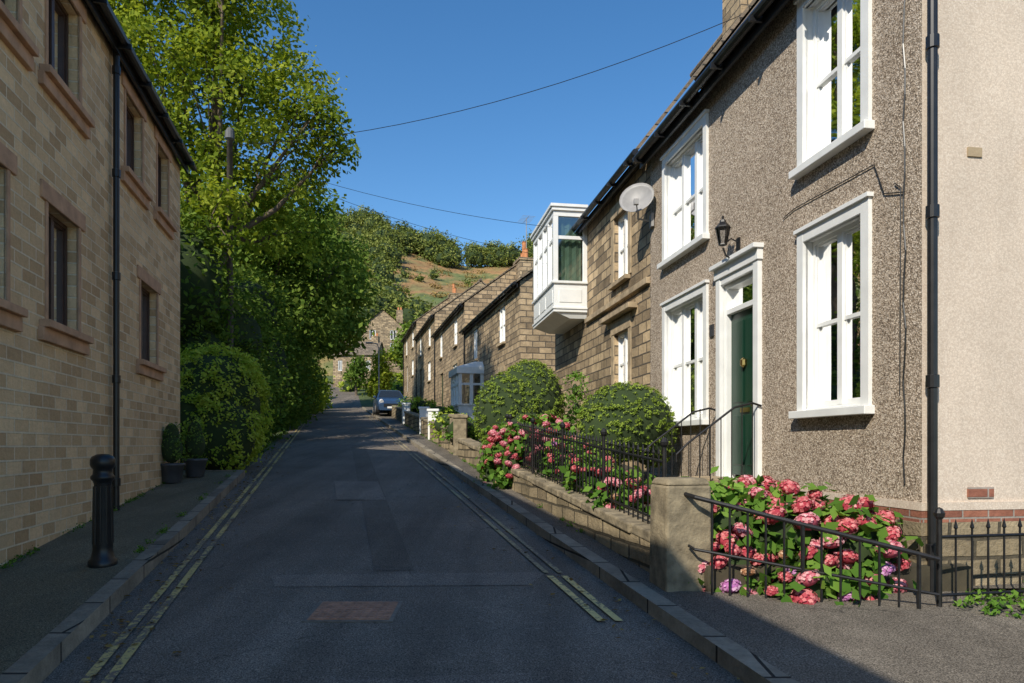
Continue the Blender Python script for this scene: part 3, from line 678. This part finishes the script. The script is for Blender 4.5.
def shrub(label,lobes,mat,size=.045,dens=16,per=26,seed=3,core=.82,name='shrub',tb=0,spread=None,lo=.78,hi=1.03,cv=.45,**kw):
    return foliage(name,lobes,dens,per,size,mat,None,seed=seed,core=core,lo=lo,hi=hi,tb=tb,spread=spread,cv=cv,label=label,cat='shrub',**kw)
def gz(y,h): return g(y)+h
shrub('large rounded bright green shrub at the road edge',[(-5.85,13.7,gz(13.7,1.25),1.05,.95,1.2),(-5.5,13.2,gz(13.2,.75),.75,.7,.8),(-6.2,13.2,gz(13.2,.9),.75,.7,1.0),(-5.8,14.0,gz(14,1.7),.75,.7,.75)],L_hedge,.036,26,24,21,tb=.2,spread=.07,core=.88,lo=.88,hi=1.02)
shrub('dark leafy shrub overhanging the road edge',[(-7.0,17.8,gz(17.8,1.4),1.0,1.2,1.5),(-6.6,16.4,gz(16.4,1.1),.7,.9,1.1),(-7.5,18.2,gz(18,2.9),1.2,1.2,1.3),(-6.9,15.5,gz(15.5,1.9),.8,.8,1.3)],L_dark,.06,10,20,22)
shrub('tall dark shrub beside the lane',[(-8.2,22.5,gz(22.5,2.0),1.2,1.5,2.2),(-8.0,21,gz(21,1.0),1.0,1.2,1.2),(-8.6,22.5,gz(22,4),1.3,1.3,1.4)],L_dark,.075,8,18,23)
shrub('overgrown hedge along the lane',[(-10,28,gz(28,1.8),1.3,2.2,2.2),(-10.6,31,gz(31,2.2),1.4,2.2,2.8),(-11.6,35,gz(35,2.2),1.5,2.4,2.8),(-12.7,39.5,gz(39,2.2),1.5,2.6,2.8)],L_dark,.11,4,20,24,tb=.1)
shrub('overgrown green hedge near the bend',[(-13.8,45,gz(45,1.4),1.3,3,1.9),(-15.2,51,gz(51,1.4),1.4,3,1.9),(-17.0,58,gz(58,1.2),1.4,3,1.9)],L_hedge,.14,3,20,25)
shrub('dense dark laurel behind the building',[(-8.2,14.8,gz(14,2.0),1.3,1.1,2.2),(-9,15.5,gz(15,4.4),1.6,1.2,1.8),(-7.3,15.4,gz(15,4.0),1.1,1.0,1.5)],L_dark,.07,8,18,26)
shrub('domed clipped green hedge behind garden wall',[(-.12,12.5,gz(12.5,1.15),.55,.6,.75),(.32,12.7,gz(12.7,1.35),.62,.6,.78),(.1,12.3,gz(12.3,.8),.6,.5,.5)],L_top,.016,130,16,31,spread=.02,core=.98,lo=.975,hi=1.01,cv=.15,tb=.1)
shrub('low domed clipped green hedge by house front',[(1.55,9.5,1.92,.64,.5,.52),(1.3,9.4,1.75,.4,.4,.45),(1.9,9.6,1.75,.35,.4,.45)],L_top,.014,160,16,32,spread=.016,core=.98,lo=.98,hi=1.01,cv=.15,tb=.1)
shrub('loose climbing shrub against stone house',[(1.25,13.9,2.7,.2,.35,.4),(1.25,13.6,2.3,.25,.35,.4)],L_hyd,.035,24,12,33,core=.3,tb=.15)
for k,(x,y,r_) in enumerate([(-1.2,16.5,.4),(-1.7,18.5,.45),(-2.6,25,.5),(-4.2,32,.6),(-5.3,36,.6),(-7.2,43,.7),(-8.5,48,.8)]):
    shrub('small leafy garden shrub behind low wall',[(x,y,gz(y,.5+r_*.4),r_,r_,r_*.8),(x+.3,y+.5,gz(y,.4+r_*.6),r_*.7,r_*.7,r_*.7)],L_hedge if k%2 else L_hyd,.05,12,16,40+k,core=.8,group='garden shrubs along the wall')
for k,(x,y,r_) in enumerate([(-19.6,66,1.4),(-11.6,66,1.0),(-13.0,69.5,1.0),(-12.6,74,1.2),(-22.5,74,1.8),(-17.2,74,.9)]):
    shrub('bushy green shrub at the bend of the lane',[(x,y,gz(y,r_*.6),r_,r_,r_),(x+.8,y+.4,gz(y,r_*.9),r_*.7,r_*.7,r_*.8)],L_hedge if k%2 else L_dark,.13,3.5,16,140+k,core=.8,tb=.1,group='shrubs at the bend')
lob=[]; rg=np.random.default_rng(21)
for k in range(150):
    y=rg.uniform(5.7,30)
    if k%3==0: y=rg.uniform(3,12); x=LX(y)+.03+abs(rg.normal(0,.02)); z=g(y)+.145
    elif k%3==1: x=WL(y)-.03; z=g(y)+.13
    else: x=KL(y)-.17 if y<12.5 else KL(y)-.2; z=g(y)+.145 if y<12.5 else g(y)+.05
    s=rg.uniform(.015,.035); lob.append((x,y,z,s,s*1.6,s*.7))
foliage('weeds',lob,60,6,.012,L_hyd,None,seed=88,spread=.02,kind='stuff',label='small weeds growing along wall bases and kerbs',cat='weeds')

# ------------------------------------------------------------ garden wall, fence
def wallrun(label,f,y0,y1,th,h0,h1,dx=0,coping=True,mat=M_gstone):
    r=empty('garden_wall',label,'wall',loc=(0,0,0))
    n=max(2,int((y1-y0)/1.2)); m=MB(); c=MB(); rnd=random.Random(int(y0*10))
    for i in range(n):
        a=y0+(y1-y0)*i/n; b_=y0+(y1-y0)*(i+1)/n
        P=lambda y,d,h:(f(y)+dx+d,y,g(y)+h)
        m.hexa([P(a,0,h0),P(a,th,h0),P(b_,th,h0),P(b_,0,h0),P(a,0,h1),P(a,th,h1),P(b_,th,h1),P(b_,0,h1)])
    if coping:
        y=y0
        while y<y1-.05:
            ln=min(rnd.uniform(.45,.8),y1-y); a=y+.006; b_=y+ln-.006; j=rnd.uniform(0,.02)
            P=lambda y,d,h:(f(y)+dx+d,y,g(y)+h)
            o=.02+rnd.uniform(-.015,.015)
            c.hexa([P(a,-o,h1),P(a,th+o,h1),P(b_,th+o,h1),P(b_,-o,h1),P(a,-o,h1+.07+j),P(a,th+o,h1+.07+j),P(b_,th+o,h1+.07+j),P(b_,-o,h1+.07+j)]); y+=ln
    m.make('masonry',mat,r)
    if coping: c.make('coping',M_pillar,r,bevel=.015)
    return r
wallrun('low coursed sandstone garden wall beneath iron fence',WL,5.55,11.6,.26,-.1,.36)
wallrun('low stone garden wall with flat coping',WL,11.75,15.5,.26,-.1,.45)
wallrun('low stone garden wall along cottage gardens',WL,16.6,30,.26,-.1,.6)
wallrun('low stone garden wall further up the lane',WL,31,60,.3,-.1,.65)
def spear_fence(label,pts,htop,spacing,hb,zf,posts=True,name='iron_fence'):
    r=empty(name,label,'fence')
    bars=MB()
    for i in range(len(pts)-1):
        a=Vector(pts[i]); b_=Vector(pts[i+1]); L=(b_-a).length; n=int(L/spacing)
        for h_ in (hb,htop-.09):
            rails=MB(); rails.tube([(a.x,a.y,zf(a)+h_),(b_.x,b_.y,zf(b_)+h_)],.012,6); rails.make('rail',M_iron,r)
        for k in range(n+1):
            p=a.lerp(b_,k/n); z=zf(p)
            if posts and (k%13==0 or k==n):
                po=MB(); po.tube([(p.x,p.y,z-.03),(p.x,p.y,z+htop+.03)],.018,8); po.lathe((p.x,p.y,z+htop+.03),[(.018,0),(.032,.02),(.036,.045),(.02,.075),(0,.085)],10); po.make('post',M_iron,r)
            else:
                bars.tube([(p.x,p.y,z+hb-.02 if hb>.12 else z),(p.x,p.y,z+htop-.04),(p.x,p.y,z+htop-.03),(p.x,p.y,z+htop+.03)],[.008,.008,.016,.001],6)
    bars.make('balusters',M_iron,r)
spear_fence('black wrought-iron fence with spear tips on stone wall',[(WL(5.7)+.13,5.7),(WL(11.3)+.13,11.3)],.66,.105,.08,lambda p:g(p[1])+.44)
pl=empty('gate_pillar','square weathered stone gate pillar at end of fence','pillar',loc=(1.28,5.33,g(5.33)),rz=math.radians(13))
mb=MB(); mb.hexa([(-.19,-.16,0),(.19,-.16,0),(.19,.16,0),(-.19,.16,0),(-.18,-.15,.88),(.18,-.15,.88),(.18,.15,.88),(-.18,.15,.88)]); mb.make('shaft',M_pillar,pl,bevel=.02)
mb=MB(); mb.hexa([(-.18,-.15,.88),(.18,-.15,.88),(.18,.15,.88),(-.18,.15,.88),(-.155,-.125,.93),(.155,-.125,.93),(.155,.125,.93),(-.155,.125,.93)]); mb.make('cap',M_pillar,pl,bevel=.015)
for k,(y,wh) in enumerate([(11.68,0),(16.0,0),(16.55,0),(21.0,1),(23.5,1),(30.4,1),(30.95,1)]):
    e=empty('gatepost','painted white stone gatepost in garden wall' if wh else 'weathered stone gatepost in garden wall','gatepost',loc=(WL(y)+.13,y,g(y)),group='gateposts along the garden wall')
    hh=.8 if k==0 else .95
    m=MB(); m.box(-.15,.15,-.15,.15,0,hh); m.make('shaft',M_white if wh else M_pillar,e,bevel=.015)
    m=MB(); m.box(-.18,.18,-.18,.18,hh,hh+.07); m.make('cap',M_white if wh else M_pillar,e,bevel=.01)
r=empty('iron_railing','black iron railing sloping down around hydrangea bed','railing')
a=Vector((1.33,5.1,1.22)); b_=Vector((2.88,4.72,.83))
m=MB(); m.tube([a+Vector((-.06,.1,.02)),a,b_],.017,8); m.make('handrail',M_iron,r)
m=MB(); m.tube([a+Vector((-.03,.05,-.36)),a+Vector((0,0,-.38)),b_+Vector((0,0,-.24))],.011,8); m.make('rail',M_iron,r)
m=MB()
for k in range(1,13):
    p=a.lerp(b_,k/13); m.tube([(p.x,p.y,g(p.y)+.11),(p.x,p.y,p.z)],.009 if k%6 else .016,6)
m.make('balusters',M_iron,r)
spear_fence('low black iron fence across side yard',[(2.93,4.8),(4.6,5.12)],.56,.125,.07,lambda p:.50,name='iron_fence')

# ------------------------------------------------------------ hydrangeas
def headmesh(mat,R,seed):
    rng=np.random.default_rng(seed); n=130
    d=ico_pts(n,rng); d[:,2]=np.where(d[:,2]<-.5,-d[:,2],d[:,2])
    C=d*R*np.array([1,1,.8])*rng.uniform(.96,1.03,(n,1)); N=d+rng.normal(size=d.shape)*.16; N/=np.linalg.norm(N,axis=1)[:,None]
    o=leaves_obj('tmp',C,N,np.full(n,R*.18)*rng.uniform(.7,1.2,n),rng.random(n),[mat,mat],None,core=[(0,0,0,R*.88,R*.88,R*.70)],asp=.95)
    me=o.data; bpy.data.objects.remove(o); return me
HM=[headmesh(P_red,.084,1),headmesh(P_pink,.087,2),headmesh(P_red,.068,3),headmesh(P_lil,.07,4),headmesh(P_fade,.066,5)]
def hydrangea(label,lobes,nh,seed,sc=1,size=.055):
    r=empty('hydrangea',label,'flowering shrub',loc=lobes[0][:2]+(0,))
    bx,by=lobes[0][:2]; L=[(l[0]-bx,l[1]-by)+tuple(l[2:]) for l in lobes]
    foliage('foliage',L,30,13,size,L_hyd,r,seed=seed,core=.75,lo=.7,hi=1.0,spread=.07,zmin=None,asp=.7)
    rnd=random.Random(seed)
    placed=[]
    for k in range(nh*8):
        if len(placed)>=nh: break
        l=rnd.choice(L); d=Vector((rnd.gauss(0,1),rnd.gauss(-.7,1),rnd.gauss(.35,.9))).normalized()
        if d.y>.35 or d.z<-.55: continue
        p=Vector((l[0]+d.x*l[3]*1.04,l[1]+d.y*l[4]*1.04,l[2]+d.z*l[5]*1.04))
        if any((p-q).length<.115*sc for q in placed): continue
        placed.append(p)
        me=rnd.choices(HM,[6,4,4,.8,.5])[0]
        o=bpy.data.objects.new('flower_head',me); o.location=p; s=rnd.uniform(.72,1.15)*sc; o.scale=(s,s,s*.85); o.rotation_euler=(rnd.uniform(-.6,.6),rnd.uniform(-.6,.6),rnd.uniform(0,6)); finish(o,r)
hydrangea('hydrangea covered in coral-pink flower heads behind iron railing',[(1.75,5.65,.90,.42,.38,.40),(2.15,5.45,.84,.42,.36,.42),(2.55,5.32,.76,.36,.32,.40),(1.7,5.33,.62,.3,.2,.26),(2.2,5.12,.54,.42,.2,.22),(1.95,5.8,1.03,.35,.3,.25)],98,5)
hydrangea('coral hydrangea spilling over garden wall',[(-.05,11.2,1.5,.38,.4,.45),(.35,10.6,1.6,.38,.4,.42),(-.25,11.4,1.15,.25,.3,.42),(.05,10.6,1.2,.27,.3,.4),(.55,10.3,1.75,.3,.3,.25)],98,6,.8)
hydrangea('pink hydrangea behind black iron fence',[(.75,9.2,1.35,.3,.5,.32),(.95,8.2,1.2,.28,.4,.28),(1.15,7.2,1.05,.25,.35,.25)],50,8,.75)
shrub('low feathery green plant at foot of wall',[(3.3,4.75,.52,.25,.18,.08),(3.75,4.85,.55,.3,.18,.11),(4.2,4.95,.55,.3,.2,.10)],L_hyd,.022,60,14,61,core=.3)

# ------------------------------------------------------------ utility pole, wires
up=empty('utility_pole','timber telegraph pole among trees','utility pole',loc=(-6.45,16,g(16)))
m=MB(); m.tube([(0,0,0),(0,0,7.3)],[.085,.065],12); m.make('pole',M_wood,up,smooth=True)
m=MB(); m.lathe((0,0,7.3),[(.07,0),(.11,.03),(.10,.2),(.05,.28),(0,.29)],12); m.make('cap',simple('dull_steel',(.10,.10,.10),.6),up)
def wire(p0,p1,sag,r=.008):
    p0=Vector(p0);p1=Vector(p1); m=MB()
    m.tube([p0.lerp(p1,t/16)-Vector((0,0,sag*4*(t/16)*(1-t/16))) for t in range(17)],r,5)
    m.make('overhead_wire',M_black,label='thin overhead service wire spanning the lane',cat='wire',group='overhead wires')
wire((-6.4,16,8.45),(4.3,13,9.6),.5,.007)
wire((-6.4,16,8.3),(2.0,14.5,6.0),.3,.005); wire((-6.4,16,8.25),(1.9,17.3,6.1),.35,.005)

# ------------------------------------------------------------ car
def car(loc,rz):
    r=empty('parked_car','small blue hatchback parked against the kerb','car',loc=loc,rz=rz)
    cm=simple('blue_car_paint',(0.035,0.07,0.14),.25,.3,.05); 
    st=[(-2.0,.55,.62,.70),(-1.9,.72,.70,.76),(-1.5,.86,.74,.82),(-.95,.95,.76,.84),(-.25,1.40,.60,.85),(.3,1.48,.60,.86),(1.0,1.46,.60,.86),(1.6,1.32,.60,.84),(1.95,.95,.72,.80),(2.02,.60,.70,.76)]
    m=MB(); rings=[]
    for (y,zt,ht,hw) in st:
        sh=min(.92,zt-.04)
        half=[(hw*.92,.22),(hw,.42),(hw,max(.46,sh*.75)),(hw*.97,sh),(ht,zt-.03),(ht*.8,zt)]
        rings.append([(x,y,z) for x,z in half]+[(-x,y,z) for x,z in reversed(half)])
    n=12
    for q in rings: m.v+=q
    for i in range(len(rings)-1):
        for k in range(n): m.f.append((i*n+k,i*n+(k+1)%n,(i+1)*n+(k+1)%n,(i+1)*n+k)); m.m.append(0)
    m.f.append(tuple(range(n))); m.m.append(0); m.f.append(tuple((len(rings)-1)*n+k for k in reversed(range(n)))); m.m.append(0)
    m.make('body',cm,r,smooth=False,bevel=.02)
    gm=simple('car_glass',(0.02,0.025,0.03),.08)
    m=MB(); m.quad((-.68,-.92,.985),(.68,-.92,.985),(.52,-.28,1.385),(-.52,-.28,1.385)); m.make('windscreen',gm,r)
    for s in (-1,1):
        m=MB(); m.poly([(s*.835,-.7,.955),(s*.845,1.5,.955),(s*.635,1.3,1.36),(s*.635,-.15,1.37)]); m.make('side_window',gm,r)
        m=MB(); m.tube([(s*.56,-1.98,.66),(s*.58,-1.86,.70)],[.11,.12],12); m.make('headlight',simple('lamp_lens',(.75,.75,.75),.1),r)
        m=MB(); m.box(s*.88-.07,s*.88+.07,-.75,-.6,.95,1.06); m.make('wing_mirror',cm,r,bevel=.02)
        for y in (-1.25,1.3):
            m=MB(); m.tube([(s*.66,y,.3),(s*.87,y,.3)],.3,20); w=m.make('wheel',simple('tyre_rubber',(.02,.02,.02),.8),r)
            m=MB(); m.tube([(s*.86,y,.3),(s*.885,y,.3)],.19,14); m.make('rim',M_grey,w)
    m=MB(); m.box(-.45,.45,-2.03,-1.95,.38,.56); m.make('grille',M_black,r)
    m=MB(); m.box(-.26,.26,-2.05,-2.02,.30,.40); m.make('number_plate',M_white,r)
    return r
car((KR(40)+.75,40.5,g(40.5)+.12),math.atan(.251))
# ------------------------------------------------------------ distant houses
def farhouse(x,y,w,dp,z0,E,rise,rz,label,wm=M_cstone,nw=3,ridge='x'):
    r=empty('distant_house',label,'house',loc=(x,y,z0),rz=rz)
    m=MB(); hs=[]
    for i in range(nw):
        for z in ((E*.22,E*.62) if E>3.2 else (E*.3,)): hs.append((w*(i+.35)/nw,w*(i+.65)/nw,z,z+1.15))
    m.wall((0,0,0),(1,0,0),(0,-1,0),w,-4,E,hs,.15)
    m.quad((0,0,-4),(0,dp,-4),(0,dp,E),(0,0,E)); m.quad((w,0,-4),(w,dp,-4),(w,dp,E),(w,0,E)); m.quad((0,dp,-4),(w,dp,-4),(w,dp,E),(0,dp,E))
    rm=MB()
    if ridge=='x':
        for xx in (0,w): m.poly([(xx,0,E),(xx,dp,E),(xx,dp/2,E+rise)])
        rm.quad((-.2,-.25,E-.1),(w+.2,-.25,E-.1),(w+.2,dp/2,E+rise+.03),(-.2,dp/2,E+rise+.03)); rm.quad((-.2,dp+.25,E-.1),(w+.2,dp+.25,E-.1),(w+.2,dp/2,E+rise+.03),(-.2,dp/2,E+rise+.03))
    else:
        for yy in (0,dp): m.poly([(0,yy,E),(w,yy,E),(w/2,yy,E+rise)])
        rm.quad((-.25,-.2,E-.1),(-.25,dp,E-.1),(w/2,dp,E+rise+.03),(w/2,-.2,E+rise+.03)); rm.quad((w+.25,-.2,E-.1),(w+.25,dp,E-.1),(w/2,dp,E+rise+.03),(w/2,-.2,E+rise+.03))
    m.make('wall',wm,r); rf=rm.make('roof',M_slate,r)
    for h_ in hs:
        k=MB(); a,b_,c,d=h_
        k.box(a,a+.08,.05,.12,c,d);k.box(b_-.08,b_,.05,.12,c,d);k.box(a+.08,b_-.08,.05,.12,c,c+.08);k.box(a+.08,b_-.08,.05,.12,d-.08,d);k.box((a+b_)/2-.04,(a+b_)/2+.04,.05,.12,c+.08,d-.08)
        wi=k.make('window',M_white,r); k=MB(); k.quad((a,.1,c),(b_,.1,c),(b_,.1,d),(a,.1,d)); k.make('pane',M_dark,wi)
    k=MB(); k.box(w*.8,w*.8+.8,dp/2-.4,dp/2+.4,E+rise*.5,E+rise+.6); ch=k.make('chimney',M_cstone,rf)
    for xx in (.25,.6):
        k=MB(); k.lathe((w*.8+xx,dp/2,E+rise+.6),[(.12,0),(.1,.35),(.13,.4),(.09,.4)],8); k.make('chimney_pot',M_terra,ch)
    return r
farhouse(-18.4,86,5.0,7,12.2,3.9,2.2,.12,'sunlit stone house with gable above the lane',nw=2,ridge='y')
farhouse(-20.2,79,4.8,5,9.2,2.6,1.8,-.05,'stone cottage with white windows at the bend',nw=3)
sl=empty('street_lamp','slim grey street lamp beside the parked car','street lamp',loc=(KR(46)+.6,46,g(46)+.1))
m=MB(); m.tube([(0,0,0),(0,0,1),(0,0,4.2),(-.1,0,4.5),(-.5,0,4.6)],[.07,.05,.04,.035,.03],8); m.make('post',M_grey,sl)
m=MB(); m.box(-.85,-.4,-.08,.08,4.52,4.63); m.make('lamp_head',M_grey,sl,bevel=.02)

# ------------------------------------------------------------ hill
HB=g(95)-.1
def crest(X): return 60-.15*X+1.5*math.sin(X*.09)
def hz(X,Y):
    t=max(0,min(1,(Y-97)/130)); return HB+(crest(X)-HB)*(t**1.05)+1.2*math.sin(X*.13+Y*.03)*t-(max(0,Y-227)*.15)
m=MB(); xs=[-300+5*i for i in range(122)]; ysh=[97+5*i for i in range(36)]
idx={}
for j,y in enumerate(ysh):
    for i,x in enumerate(xs): idx[(i,j)]=len(m.v); m.v.append((x,y,hz(x,y)))
for j in range(len(ysh)-1):
    for i in range(len(xs)-1): m.f.append((idx[i,j],idx[i+1,j],idx[i+1,j+1],idx[i,j+1])); m.m.append(0)
mh,nt,b=newmat('moorland'); tc=nt.nodes.new('ShaderNodeTexCoord')
mp=nd(nt,'ShaderNodeMapping'); mp.inputs['Scale'].default_value=(1,.4,.9); nt.links.new(tc.outputs['Object'],mp.inputs[0]); v=mp.outputs[0]
c=ramp(nt,noise(nt,v,.075,3.5,.65),[(0.38,(0.13,0.17,0.05)),(0.47,(0.22,0.21,0.07)),(0.55,(0.38,0.21,0.085)),(0.68,(0.24,0.20,0.075))])
c=mixc(nt,.7,c,ramp(nt,noise(nt,v,.6,3.5,.8),[(0.35,.4),(0.65,1.1)]),'MULTIPLY')
nt.links.new(c,b.inputs['Base Color']); b.inputs['Roughness'].default_value=1
m.make('hill',mh,smooth=True,kind='structure')
rng=np.random.default_rng(9); lob=[]
for k in range(430):
    if k<130:
        x=rng.uniform(-90,50); y=rng.uniform(214,229); h_=rng.choice([3,5,7,9])*rng.uniform(.8,1.2)
    elif k<330: x=rng.uniform(-90,-18); y=rng.uniform(105,215); h_=rng.uniform(4,8)
    else: x=rng.uniform(-32,40); y=rng.uniform(108,205); h_=rng.uniform(1.0,3.2) if y>140 else rng.uniform(3,6)
    if 130<=k<330 and (x/y)>-.175 : continue
    if k>=330 and y>140 and k%2: continue
    z=hz(x,y); w_=h_*rng.uniform(.35,.6); lob.append((x,y,z+h_*.5,w_,w_,h_*.5)); lob.append((x+w_*.7,y,z+h_*.4,w_*.7,w_*.7,h_*.4))
foliage('hillside_wood',lob,.5,8,.36,L_far,None,seed=77,core=.7,spread=.6,tb=.1,cv=.7,kind='stuff',label='distant woodland covering the hillside',cat='wood')
lob=[]
for k in range(120):
    x=rng.uniform(-50,40); y=rng.uniform(120,215); s=rng.uniform(.5,1.2); lob.append((x,y,hz(x,y)+.2,s*1.3,s*1.3,s*.5))
foliage('bracken',lob,.8,6,.3,L_brk,None,seed=78,core=0,spread=.6,kind='stuff',label='rusty bracken patches on the moor slope',cat='bracken')

# ------------------------------------------------------------ light, camera
el=math.radians(38); head=math.radians(29)
dirv=Vector((math.sin(head)*math.cos(el),math.cos(head)*math.cos(el),-math.sin(el)))
sd_=bpy.data.lights.new('sun','SUN'); sd_.energy=5.0; sd_.angle=math.radians(.5); sd_.color=(1,.93,.80)
so=bpy.data.objects.new('sun',sd_); so.rotation_euler=dirv.to_track_quat('-Z','Y').to_euler(); so.location=(-10,-20,30); col.objects.link(so)
w=bpy.data.worlds.new('World'); scene.world=w; w.use_nodes=True; nt=w.node_tree
sky=nt.nodes.new('ShaderNodeTexSky'); sky.sky_type='NISHITA'; sky.sun_disc=False; sky.sun_elevation=el; sky.sun_rotation=math.radians(209)
sky.altitude=100; sky.air_density=1.0; sky.dust_density=.2; sky.ozone_density=2.0
hs_=nt.nodes.new('ShaderNodeHueSaturation'); hs_.inputs['Saturation'].default_value=1.28; hs_.inputs['Value'].default_value=1.12
nt.links.new(sky.outputs[0],hs_.inputs['Color'])
bg=nt.nodes['Background']; bg.inputs[1].default_value=.15; nt.links.new(hs_.outputs[0],bg.inputs[0])
cam=bpy.data.cameras.new('camera'); co=bpy.data.objects.new('camera',cam); col.objects.link(co)
co.location=(0,0,1.6); co.rotation_euler=(math.radians(90),0,0); cam.sensor_width=36; cam.lens=36*700/1024; cam.shift_y=103.5/1024; cam.clip_end=3000; cam.clip_start=.05
scene.camera=co
scene.view_settings.view_transform='Standard'; scene.view_settings.look='None'; scene.view_settings.exposure=0
